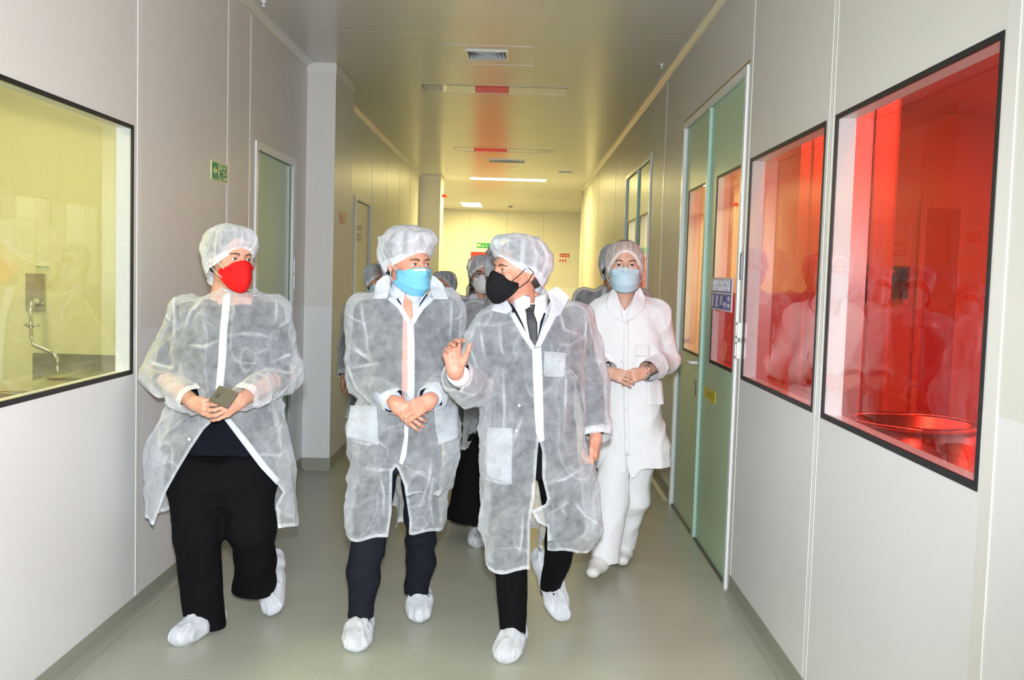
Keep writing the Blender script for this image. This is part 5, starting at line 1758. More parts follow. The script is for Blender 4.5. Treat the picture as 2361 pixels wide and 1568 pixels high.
# ================================================================ woman with the red respirator
def build_woman_red():
    Y = 4.32
    p = Person((-1.22, 4.3), 'woman in translucent white gown, red face mask and black trousers holding a phone', 'people walking in the corridor')
    fr = head_frame(A(531, 594, 4.30), 46, -4, -2, 1.04)
    p.head(fr, female=True, hair='hair_grey', gaze=22, neck=0.15)
    rows = [(668, 505, 585, 0.06), (690, 455, 625, 0.09), (720, 415, 645, 0.125), (800, 402, 634, 0.165), (880, 398, 640, 0.175), (960, 382, 650, 0.175),
            (1040, 347, 670, 0.185, -.01), (1120, 344, 677, 0.19, -.02), (1210, 348, 683, 0.195, -.03), (1240, 348, 683, 0.19, -.03)]
    lev = rows_to_levels(rows, Y)
    shl, shr = A(434, 728, Y + .01), A(625, 728, Y + .01)
    ell, elr = A(366, 862, Y + .05), A(654, 862, Y + .05)
    wrl, wrr = A(445, 928, 4.03), A(556, 922, 4.03)
    legs = [(A(450, 1075, 4.34), A(457, 1235, 4.24), A(473, 1425, 4.30)), (A(567, 1075, 4.34), A(580, 1218, 4.28), A(612, 1335, 4.64))]
    p.limbs([(shl, ell, wrl), (shr, elr, wrr)], legs, lev, ar=(0.042, 0.040, 0.031), lr=(0.08, 0.06, 0.036))
    # hands folded round the phone
    nb = np.array([0, -1, -0.25])
    fx = [(35, 40, 25), (40, 42, 25), (42, 42, 25), (40, 40, 25)]
    h1, t1 = hand_prims(wrl, un(A(445, 928, 4.03), A(500, 950, 3.925)), (-.30, -1, -.15), 1, fx, 0.94, 2, forearm=wrl + 0.10 * un(wrl, ell), tdir=(0.75, -.25, .45))
    h2, t2 = hand_prims(wrr, un(A(556, 922, 4.03), A(497, 954, 3.935)), (.35, -1, -.15), -1, [(22, 45, 30)] * 4, 0.94, 2, forearm=wrr + 0.10 * un(wrr, elr), tdir=(-.55, -.35, .75))
    p.body.append(prims_mesh(h1, 0.0026)); p.body.append(prims_mesh(h2, 0.0026))
    p.finish_body('skinA')
    # dark top
    low = [l for l in shrink(lev, 0.046, 0.050) if l[0] > 0.70]
    o, bt, _ = p.cloth('jersey_top', 'navy', low, [(shl, shl + 0.62 * (ell - shl), 0.060, 0.050, 0.03), (shr, shr + 0.62 * (elr - shr), 0.060, 0.050, 0.03),
                                                     (shl + .62 * (ell - shl), ell + 0.15 * (wrl - ell), 0.050, 0.050, 0.02), (shr + .62 * (elr - shr), elr + 0.15 * (wrr - elr), 0.050, 0.050, 0.02)],
                       0.011, amp=0.010, sc=(7, 7, 24), seed=3, neck=(A(545, 676, Y), 0.085))
    hipz = A(505, 1060, Y)
    o, btr, _ = p.cloth('trousers', 'black', rows_to_levels([(1060, 428, 600, .12), (1105, 396, 628, .158), (1150, 420, 606, .12)], 4.34),
                        [(legs[0][0], legs[0][1], 0.122, 0.096, 0.05), (legs[0][1], A(474, 1440, 4.29), 0.096, 0.082, 0.03),
                         (legs[1][0], legs[1][1], 0.122, 0.102, 0.05), (legs[1][1], A(588, 1290, 4.38), 0.102, 0.084, 0.03), (A(588, 1290, 4.38), A(588, 1360, 4.50), 0.084, 0.100, 0.04)], 0.010, amp=0.012, sc=(6, 6, 3), seed=5,
                        cuffs=[(A(473, 1446, 4.29), (0, -.1, -1), .2), (A(588, 1362, 4.50), (0, .05, -1), .2)])
    # gown
    cutp = [[(500, 962), (520, 962), (560, 1020), (600, 1075), (640, 1118), (652, 1135), (636, 1165), (648, 1290), (330, 1300), (352, 1216), (384, 1132), (410, 1085), (440, 1035), (470, 990)]]
    fa, fb = un(ell, wrl), un(elr, wrr)
    g, bg, _ = p.cloth('isolation_gown', 'gown', lev, [(shl, ell, 0.088, 0.074, 0.04), (ell, wrl, 0.074, 0.052, 0.02), (shr, elr, 0.088, 0.074, 0.04), (elr, wrr, 0.074, 0.052, 0.02)],
                       0.0062, k=0.02, amp=0.022, sc=(9, 9, 4.5), seed=1, creases=[[(404, 668), (400, 700), (404, 740), (402, 790)], [(364, 716), (384, 730), (403, 746)], [(632, 668), (638, 705), (634, 755)], [(638, 757), (656, 745), (675, 733)], [(520, 775), (560, 770), (600, 772), (622, 778)], [(336, 880), (352, 905), (390, 935), (425, 952)], [(672, 885), (640, 915), (600, 935), (570, 950)], [(560, 1042), (600, 1048), (645, 1050), (664, 1038)], [(335, 830), (370, 845), (402, 850)], [(630, 852), (665, 862), (690, 850)], [(628, 836), (660, 820), (688, 815)], [(505, 785), (470, 800), (430, 796)], [(590, 815), (625, 800)], [(470, 690), (440, 720), (425, 760)]], cuts=cutp, front_y=Y - 0.02, zmin=lambda V: 0.50 + 0.02 * np.sin(V[:, 0] * 14) + 0.015 * np.sin(V[:, 1] * 20),
                       cuffs=[(wrl, fa, .085, .052), (wrr, fb, .085, .052)], neck=(A(548, 672, Y), 0.072))
    p.patch('neck_tie_band', 'gown2', [bg], [((496, 640), (520, 628)), ((502, 660), (540, 672)), ((520, 672), (590, 668))], 0.006, 0.003, 10, 10, g, 0.1, fb=4.3)
    p.patch('placket', 'gown2', [bg], [((515, 676), (533, 674)), ((507, 760), (524, 760)), ((503, 830), (521, 830)), ((497, 900), (514, 900)), ((494, 964), (508, 964))], 0.006, 0.003, 5, 26, g, 0.12)
    p.patch('front_edge', 'gown2', [bg], [((478, 972), (492, 968)), ((446, 1018), (460, 1022)), ((412, 1072), (424, 1076)), ((384, 1124), (393, 1130))], 0.004, 0.002, 4, 18, g, 0.1, fb=4.15)
    p.patch('front_edge', 'gown2', [bg], [((516, 966), (532, 966)), ((558, 1022), (573, 1016)), ((600, 1078), (612, 1068)), ((638, 1118), (648, 1108))], 0.004, 0.002, 4, 18, g, 0.1, fb=4.15)
    p.snap([bg], [(436, 1013), (551, 1015)], parent=g, r=0.007)
    p.cap(front=0.042, back=-0.125, side=-0.040, puff=0.036, top=0.006, pleats=34, seed=2, amp=0.007, droop=0.03)
    p.mask('ffp', 'mask_red')
    shoe_cover('shoe_cover', p.root, A(494, 1458, 4.34) * np.array([1, 1, 0]), A(398, 1478, 4.06) * np.array([1, 1, 0]), seed=1)
    hl = A(641, 1302, 4.72); tl = A(636, 1436, 4.42); tl[2] = 0.012
    shoe_cover('shoe_cover', p.root, hl, tl, up=(-.35, -.6, .7), seed=2)
    # phone in her hands
    ph = tag(empty('mobile_phone', tuple(A(512, 915, 3.95))), 'grey mobile phone held in both hands by the woman with the red mask', 'phone')
    a, b, c = A(507, 890, 3.98), A(481, 926, 3.95), A(527, 913, 3.90)
    ex, ey = b - a, c - a
    ex = ex / np.linalg.norm(ex); ey = ey - ex * (ey @ ex); ey /= np.linalg.norm(ey); ez = np.cross(ex, ey)
    R = Matrix([[ex[i], ey[i], ez[i], 0] for i in range(3)] + [[0, 0, 0, 1]])
    def slab(nm, x0, x1, y0, y1, z0, z1, mt, bev):
        me = MB().box(x0, x1, y0, y1, z0, z1).mesh(nm, bevel=bev); me.transform(Matrix.Translation(Vector(a)) @ R)
        wobj(nm, me, MT[mt], ph)
    slab('phone_body', 0, 0.074, 0, 0.145, -0.004, 0.004, 'phone', 0.003)
    for q in (0.0042, -0.0054):
        slab('phone_back', 0.003, 0.071, 0.003, 0.142, q, q + 0.0012, 'phoneback', 0)
    slab('camera_bump', 0.030, 0.052, 0.030, 0.052, -0.0075, 0.0075, 'dark', 0.002)
    slab('phone_edge', -0.0012, 0.0, 0.004, 0.141, -0.0035, 0.0035, 'gold', 0)
    # ring
    for (tipp, dd, i), nm in ((t2[2], 'ring'), (t1[1], 'ring')):
        q = np.array(tipp) - np.array(dd) * 0.03
        MB().sphere(q + np.array([0, -0.010, 0.0]), 0.0035, 10, 8).build('ring', MT['chrome'], p.root, smooth=True)
MT['phone'] = simple('phone_shell', (0.20, 0.19, 0.18), 0.3, metal=0.6)
MT['phoneback'] = simple('phone_back_glass', (0.16, 0.145, 0.125), 0.12, spec=0.7)
build_woman_red()

# ================================================================ man with the blue surgical mask
def build_man_blue():
    Y = 4.40
    p = Person((-0.52, 4.38), 'man in translucent gown and blue surgical mask with orange tie, hands clasped in front', 'people walking in the corridor')
    fr = head_frame(A(941, 604, 4.38), 42, -6, 2, 1.05)
    p.head(fr, hair='hair_grey', gaze=25, neck=0.16)
    rows = [(655, 895, 985, 0.06), (675, 868, 1005, 0.09), (705, 848, 1030, 0.12), (800, 845, 1035, 0.145), (900, 836, 1046, 0.152), (1000, 803, 1060, 0.168, -.01),
            (1070, 812, 1052, 0.168, -.02), (1120, 816, 1040, 0.16, -.02)]
    lev = rows_to_levels(rows, Y)
    shl, shr = A(848, 722, Y + .01), A(1026, 716, Y + .01)
    ell, elr = A(834, 868, Y + .04), A(1030, 862, Y + .06)
    wrl, wrr = A(912, 930, 4.17), A(993, 922, 4.19)
    legs = [(A(878, 1030, 4.40), A(858, 1195, 4.28), A(830, 1425, 4.27)), (A(968, 1030, 4.42), A(970, 1190, 4.40), A(966, 1368, 4.60))]
    p.limbs([(shl, ell, wrl), (shr, elr, wrr)], legs, lev)
    # his left hand lies over the right one
    hL, tL = hand_prims(wrr, un(A(993, 922, 4.19), A(918, 962, 4.105)), (.10, -1, .30), -1, [(28, 50, 30), (32, 52, 30), (34, 52, 30), (36, 50, 30)], 1.0, 3,
                        forearm=wrr + 0.10 * un(wrr, elr), tdir=(-1, -.15, -.10), tflex=(8, 12))
    hR, tR = hand_prims(wrl, un(A(912, 930, 4.17), A(962, 968, 4.15)), (-.15, -1, .25), 1, [(20, 45, 30)] * 4, 1.0, 3, forearm=wrl + 0.10 * un(wrl, ell), tdir=(.8, -.1, .3))
    p.body.append(prims_mesh(hL, 0.0026)); p.body.append(prims_mesh(hR, 0.0026))
    p.finish_body('skinB')
    low = [l for l in shrink(lev, 0.042, 0.042) if l[0] > 0.76]
    jk, bj, _ = p.cloth('suit_jacket', 'suit', low, [(shl, ell, 0.062, 0.054, 0.04), (ell, ell + .80 * (wrl - ell), 0.054, 0.046, 0.02), (shr, elr, 0.062, 0.054, 0.04), (elr, elr + .80 * (wrr - elr), 0.054, 0.046, 0.02)],
                        0.011, amp=0.006, sc=(7, 7, 9), seed=6, neck=(A(945, 664, Y), 0.078))
    for (e_, w_) in ((ell, wrl), (elr, wrr)):
        m = MB().tube([e_ + .66 * (w_ - e_), e_ + .93 * (w_ - e_)], [0.047, 0.043], 18)
        m.build('shirt_cuff', MT['shirtblue'], p.root, smooth=True)
    p.cloth('trousers', 'suit', rows_to_levels([(985, 852, 1000, .125), (1040, 842, 1010, .13), (1080, 842, 1012, .12)], 4.41),
            [(legs[0][0], legs[0][1], 0.088, 0.072, 0.03), (legs[0][1], A(838, 1325, 4.26), 0.076, 0.070, 0.03), (A(838, 1325, 4.26), A(831, 1425, 4.27), 0.070, 0.050, 0.02),
             (legs[1][0], legs[1][1], 0.092, 0.072, 0.03), (legs[1][1], A(970, 1290, 4.50), 0.072, 0.066, 0.03), (A(970, 1290, 4.50), A(960, 1370, 4.58), 0.066, 0.052, 0.02)],
            0.009, amp=0.010, sc=(7, 7, 11), seed=8, cuffs=[(A(830, 1421, 4.27), (0, 0, -1), .15), (A(960, 1366, 4.58), (0, 0, -1), .15)])
    m = MB().tube([A(831, 1410, 4.275), A(832, 1448, 4.275)], [0.046, 0.04], 14); m.build('sock', MT['black'], p.root, smooth=True)
    m = MB().tube([A(964, 1358, 4.59), A(966, 1392, 4.60)], [0.042, 0.038], 14); m.build('sock', MT['black'], p.root, smooth=True)
    # shirt front, tie
    sh = p.patch('shirt_front', 'shirtblue', [bj], [((908, 672), (984, 672)), ((914, 682), (980, 682)), ((925, 700), (968, 700)), ((936, 740), (956, 742))], 0.012, 0.004, 12, 16)
    p.shirt_collar(A(944, 672, 4.40) + np.array([0, -.005, 0]), 'shirtblue', .070, .05, 12, sh)
    p.patch('tie', 'tie_orange', [bj], [((929, 664), (951, 664)), ((933, 678), (947, 678)), ((930, 700), (950, 700)), ((928, 760), (954, 760)), ((926, 880), (956, 880)), ((927, 925), (955, 925))], 0.020, 0.004, 6, 26)
    # gown
    fa, fb = un(ell, wrl), un(elr, wrr)
    cutp = [[(893, 628), (896, 652), (918, 695), (946, 746), (968, 705), (1004, 655), (1004, 628)],
            [(905, 1088), (914, 1076), (921, 1090), (932, 1120), (944, 1200), (942, 1250), (893, 1250), (903, 1180), (904, 1120)]]
    g, bg, _ = p.cloth('isolation_gown', 'gown', lev, [(shl, ell, 0.086, 0.076, 0.04), (ell, wrl, 0.076, 0.056, 0.02), (shr, elr, 0.086, 0.076, 0.04), (elr, wrr, 0.076, 0.056, 0.02),
                                                        (legs[0][0], legs[0][1], 0.125, 0.104, 0.03), (legs[0][1], A(852, 1250, 4.27), 0.104, 0.098, 0.03), (legs[1][0], legs[1][1], 0.122, 0.100, 0.03), (legs[1][1], A(972, 1250, 4.46), 0.100, 0.090, 0.03)],
                       0.0062, k=0.02, amp=0.023, sc=(8, 8, 4.5), seed=11, creases=[[(834, 690), (836, 730), (846, 775), (852, 830)], [(798, 720), (815, 735), (842, 748)], [(1042, 690), (1040, 740), (1036, 790)], [(1046, 738), (1060, 732), (1072, 722)], [(792, 760), (800, 840), (822, 895), (872, 945)], [(812, 795), (835, 815), (856, 828)], [(874, 1080), (884, 1140), (884, 1190)], [(996, 1060), (988, 1110), (965, 1180)], [(830, 1078), (868, 1084), (905, 1082)], [(800, 800), (830, 815), (858, 835)], [(800, 850), (850, 842), (880, 838)], [(1010, 882), (1040, 872), (1062, 860)], [(800, 1012), (850, 1025), (880, 1022)], [(1005, 1022), (1040, 1012), (1064, 990)], [(1000, 1100), (990, 1160), (1000, 1215)]], cuts=cutp, front_y=Y - 0.02,
                       zmin=lambda V: 0.455 + 0.012 * np.sin(V[:, 0] * 30) + 0.05 * np.clip((V[:, 1] - 4.42) * 4, 0, 1) + 0.0 * V[:, 0],
                       cuffs=[(wrl, fa, .09, .057), (wrr, fb, .09, .057)], neck=(A(945, 655, Y), 0.075))
    p.patch('collar', 'gown2', [bg], [((884, 636), (897, 634)), ((868, 650), (900, 660)), ((858, 690), (893, 688))], 0.014, 0.003, 10, 12, g, 0.05, fb=4.32)
    p.patch('collar', 'gown2', [bg], [((996, 634), (1006, 640)), ((990, 662), (1022, 655)), ((1000, 690), (1034, 690))], 0.014, 0.003, 10, 12, g, 0.05, fb=4.32)
    p.patch('lapel_edge', 'gown2', [bg], [((893, 690), (903, 682)), ((918, 712), (928, 706)), ((940, 750), (948, 740))], 0.006, 0.002, 4, 12, g, 0.05)
    p.patch('lapel_edge', 'gown2', [bg], [((990, 682), (1001, 690)), ((966, 708), (976, 714)), ((946, 740), (954, 750))], 0.006, 0.002, 4, 12, g, 0.05)
    p.patch('placket', 'gown2', [bg], [((938, 745), (954, 745)), ((940, 800), (956, 800)), ((940, 880), (956, 880)), ((939, 925), (955, 925))], 0.006, 0.003, 5, 20, g, 0.2)
    p.patch('placket', 'gown2', [bg], [((932, 978), (942, 978)), ((932, 1010), (941, 1010)), ((924, 1050), (937, 1050)), ((920, 1068), (928, 1072))], 0.006, 0.003, 4, 12, g, 0.2)
    p.patch('pocket', 'gown', [bg], [((808, 935), (868, 935)), ((800, 985), (872, 990)), ((798, 1008), (872, 1026))], 0.010, 0.002, 8, 10, g, 0.0)
    p.patch('pocket', 'gown', [bg], [((1000, 935), (1056, 935)), ((1004, 985), (1058, 985)), ((1012, 1026), (1058, 1010))], 0.010, 0.002, 8, 10, g, 0.0)
    p.snap([bg], [(946, 788), (947, 908), (936, 1006)], parent=g)
    p.cap(front=0.055, back=-0.115, side=-0.010, puff=0.046, top=0.018, pleats=22, seed=5, amp=0.006)
    p.mask('surgical', 'mask_blue')
    shoe_cover('shoe_cover', p.root, (A(834, 1450, 4.36)) * np.array([1, 1, 0]), A(817, 1500, 4.05) * np.array([1, 1, 0]), seed=3)
    hl = A(968, 1385, 4.66); hl[2] = 0.05; tl = A(966, 1438, 4.42); tl[2] = 0.004
    shoe_cover('shoe_cover', p.root, hl, tl, seed=4)
    # wedding ring
    t_, d_, i_ = tL[2]
    q = np.array(t_) - np.array(d_) * 0.055
    prd = np.array([tuple(q + 0.0105 * (math.cos(s) * np.array([0.35, -.2, .9]) + math.sin(s) * np.array([.1, 1, .2]))) for s in np.linspace(0, 2 * PI, 21)])
    MB().tube(list(prd), 0.0016, 6, False).build('ring', MT['gold'], p.root, smooth=True)
build_man_blue()

# ================================================================ man with the black respirator
def build_man_black():
    Y = 4.30
    p = Person((0.03, 4.28), 'man in translucent gown with black face mask and black tie, gesturing with a raised hand', 'people walking in the corridor')
    fr = head_frame(A(1194, 622, 4.27), -58, -2, -3, 1.06)
    p.head(fr, hair='hair_grey', gaze=-22, neck=0.17)
    rows = [(672, 1175, 1268, 0.06), (694, 1152, 1292, 0.09), (728, 1122, 1332, 0.12), (820, 1118, 1345, 0.148), (920, 1112, 1345, 0.155), (1020, 1110, 1352, 0.165, -.01),
            (1100, 1112, 1372, 0.17, -.02), (1170, 1118, 1388, 0.165, -.02), (1215, 1130, 1385, 0.155, -.02)]
    lev = rows_to_levels(rows, Y)
    shl, shr = A(1135, 752, Y - .02), A(1322, 740, Y + .05)
    ell, elr = A(1088, 896, 4.20), A(1360, 885, 4.40)
    wrl, wrr = A(1050, 858, 3.97), A(1374, 1010, 4.28)
    legs = [(A(1182, 1045, 4.28), A(1173, 1215, 4.14), A(1184, 1450, 4.20)), (A(1282, 1045, 4.32), A(1302, 1210, 4.26), A(1264, 1350, 4.60))]
    p.limbs([(shl, ell, wrl), (shr, elr, wrr)], legs, lev)
    h1, t1 = hand_prims(wrl, un(A(1050, 858, 3.97), A(1040, 800, 3.95)), (-.45, 1, .05), -1, [(30, 35, 25), (32, 38, 25), (34, 40, 25), (36, 40, 25)], 1.0, 3,
                        forearm=wrl + 0.1 * un(wrl, ell), tdir=(.42, -.35, .9), tflex=(4, 6))
    # make sure the thumb lies on the picture-right side
    h2, t2 = hand_prims(wrr, un(wrr, A(1372, 1060, 4.24)), (1, -.25, 0), 1, [(62, 80, 50)] * 4, 1.0, 1, forearm=wrr + 0.1 * un(wrr, elr), tdir=(-.15, -.7, -.75), tflex=(20, 25))
    p.body.append(prims_mesh(h1, 0.0026)); p.body.append(prims_mesh(h2, 0.0026))
    p.finish_body('skinB')
    low = [l for l in shrink(lev, 0.042, 0.042) if l[0] > 0.74]
    jk, bj, _ = p.cloth('suit_jacket', 'suit', low, [(shl, ell, 0.062, 0.054, 0.04), (ell, ell + .72 * (wrl - ell), 0.054, 0.046, 0.02), (shr, elr, 0.062, 0.054, 0.04), (elr, elr + .80 * (wrr - elr), 0.054, 0.046, 0.02)],
                        0.011, amp=0.006, sc=(7, 7, 9), seed=16, neck=(A(1222, 682, Y), 0.078))
    for (e_, w_) in ((ell, wrl), (elr, wrr)):
        m = MB().tube([e_ + .66 * (w_ - e_), e_ + .92 * (w_ - e_)], [0.047, 0.043], 18)
        m.build('shirt_cuff', MT['shirtwhite'], p.root, smooth=True)
    p.cloth('trousers', 'black', rows_to_levels([(1000, 1150, 1310, .125), (1050, 1142, 1320, .13), (1095, 1142, 1322, .12)], 4.30),
            [(legs[0][0], legs[0][1], 0.092, 0.076, 0.03), (legs[0][1], A(1183, 1455, 4.20), 0.076, 0.056, 0.03),
             (legs[1][0], legs[1][1], 0.095, 0.076, 0.03), (legs[1][1], A(1268, 1362, 4.57), 0.076, 0.046, 0.03)],
            0.009, amp=0.008, sc=(7, 7, 9), seed=18, cuffs=[(A(1183, 1457, 4.20), (0, 0, -1), .15), (A(1268, 1366, 4.58), un(legs[1][1], A(1268, 1362, 4.57)), .12)])
    sh = p.patch('shirt_front', 'shirtwhite', [bj], [((1182, 702), (1260, 698)), ((1190, 715), (1258, 712)), ((1205, 745), (1246, 742)), ((1222, 790), (1238, 790))], 0.012, 0.004, 12, 16)
    p.shirt_collar(A(1219, 694, 4.30) + np.array([0, -.005, 0]), 'shirtwhite', .071, .052, -12, sh)
    p.patch('tie', 'tie_black', [bj], [((1207, 702), (1234, 702)), ((1213, 722), (1231, 722)), ((1215, 745), (1239, 745)), ((1224, 792), (1240, 792)), ((1224, 900), (1250, 900))], 0.020, 0.004, 6, 22)
    fa, fb = un(ell, wrl), un(elr, wrr)
    cutp = [[(1166, 665), (1165, 690), (1190, 735), (1222, 790), (1232, 806), (1244, 770), (1262, 710), (1278, 668), (1270, 645), (1240, 640)],
            [(1242, 1012), (1250, 1040), (1250, 1100), (1262, 1150), (1258, 1162), (1225, 1178), (1240, 1205), (1262, 1215), (1262, 1262), (1262, 1330), (1221, 1330), (1222, 1200), (1232, 1150), (1238, 1060)]]
    g, bg, _ = p.cloth('isolation_gown', 'gown', lev, [(shl, ell, 0.090, 0.080, 0.04), (ell, wrl, 0.080, 0.058, 0.02), (shr, elr, 0.088, 0.078, 0.04), (elr, wrr, 0.078, 0.060, 0.02),
                                                        (legs[0][0], legs[0][1], 0.125, 0.106, 0.03), (legs[0][1], A(1178, 1320, 4.16), 0.106, 0.098, 0.03), (legs[1][0], A(1312, 1200, 4.27), 0.130, 0.122, 0.03), (A(1312, 1200, 4.27), A(1302, 1290, 4.38), 0.122, 0.105, 0.03)],
                       0.0062, k=0.02, amp=0.024, sc=(8, 8, 4.5), seed=21, creases=[[(1350, 715), (1350, 790), (1342, 880)], [(1354, 786), (1366, 768), (1380, 752)], [(1104, 742), (1112, 790), (1118, 830)], [(1150, 745), (1155, 800), (1163, 822)], [(1345, 1080), (1300, 1105), (1265, 1112)], [(1300, 1000), (1304, 900), (1306, 850)], [(1116, 1102), (1150, 1112), (1182, 1116)], [(1262, 1190), (1290, 1170), (1318, 1152)], [(1205, 1180), (1202, 1240), (1196, 1285)], [(1035, 862), (1060, 900), (1100, 915)], [(1318, 1150), (1350, 1190), (1386, 1212)], [(1085, 800), (1100, 850)], [(1160, 850), (1164, 950), (1160, 1020)], [(1180, 1030), (1205, 960)], [(1290, 720), (1300, 760), (1330, 770)]], cuts=cutp, front_y=Y - 0.03,
                       zmin=lambda V: np.where(V[:, 0] < 0.08, 0.37, 0.425) + 0.012 * np.sin(V[:, 0] * 34) + 0.08 * np.clip((V[:, 1] - 4.36) * 5, 0, 1),
                       cuffs=[(wrl, fa, .09, .057), (wrr, fb, .09, .057)], neck=(A(1225, 672, Y), 0.078))
    p.patch('collar', 'gown2', [bg], [((1146, 694), (1168, 690)), ((1140, 704), (1182, 714)), ((1132, 716), (1168, 724))], 0.014, 0.003, 8, 10, g, 0.05, fb=4.2)
    p.patch('collar', 'gown2', [bg], [((1262, 672), (1284, 660)), ((1272, 702), (1314, 684)), ((1262, 740), (1292, 726))], 0.016, 0.003, 8, 12, g, 0.05, fb=4.25)
    p.patch('lapel_edge', 'gown2', [bg], [((1176, 726), (1186, 720)), ((1200, 770), (1210, 762)), ((1226, 808), (1234, 800))], 0.006, 0.002, 4, 12, g, 0.05)
    p.patch('lapel_edge', 'gown2', [bg], [((1268, 722), (1284, 728)), ((1252, 756), (1266, 762)), ((1233, 800), (1246, 800))], 0.006, 0.002, 4, 12, g, 0.05)
    p.patch('placket', 'gown2', [bg], [((1227, 805), (1248, 800)), ((1229, 870), (1251, 870)), ((1232, 950), (1253, 950)), ((1236, 1000), (1254, 1000)), ((1244, 1020), (1256, 1016))], 0.007, 0.003, 5, 24, g, 0.25)
    p.patch('pocket', 'gown', [bg], [((1255, 810), (1306, 814)), ((1254, 850), (1303, 852)), ((1254, 868), (1302, 870))], 0.010, 0.002, 8, 8, g, 0.0)
    p.patch('pocket', 'gown', [bg], [((1122, 985), (1182, 988)), ((1120, 1060), (1180, 1070)), ((1122, 1100), (1180, 1116))], 0.010, 0.002, 8, 8, g, 0.0)
    p.snap([bg], [(1232, 812), (1240, 936), (1197, 935), (1191, 993)], parent=g)
    p.cap(front=0.060, back=-0.100, side=-0.004, puff=0.042, top=0.012, pleats=22, seed=9, amp=0.006, droop=0.015)
    p.mask('ffp', 'mask_black', 'elastic_black', 0.0022)
    shoe_cover('shoe_cover', p.root, A(1190, 1470, 4.28) * np.array([1, 1, 0]), A(1160, 1528, 3.98) * np.array([1, 1, 0]), seed=5)
    hl = A(1238, 1300, 4.72); tl = A(1296, 1448, 4.44); tl[2] = 0.012
    shoe_cover('shoe_cover', p.root, hl, tl, up=(.35, -.65, .7), seed=6)
    # shoe tassels showing over the elastic
    for dx in (-6, 5):
        MB().tube([A(1277, 1368, 4.49), A(1281 + dx, 1393, 4.475)], [0.005, 0.011], 8).build('shoe_tassel', MT['shoeblack'], p.root, smooth=True)
build_man_black()

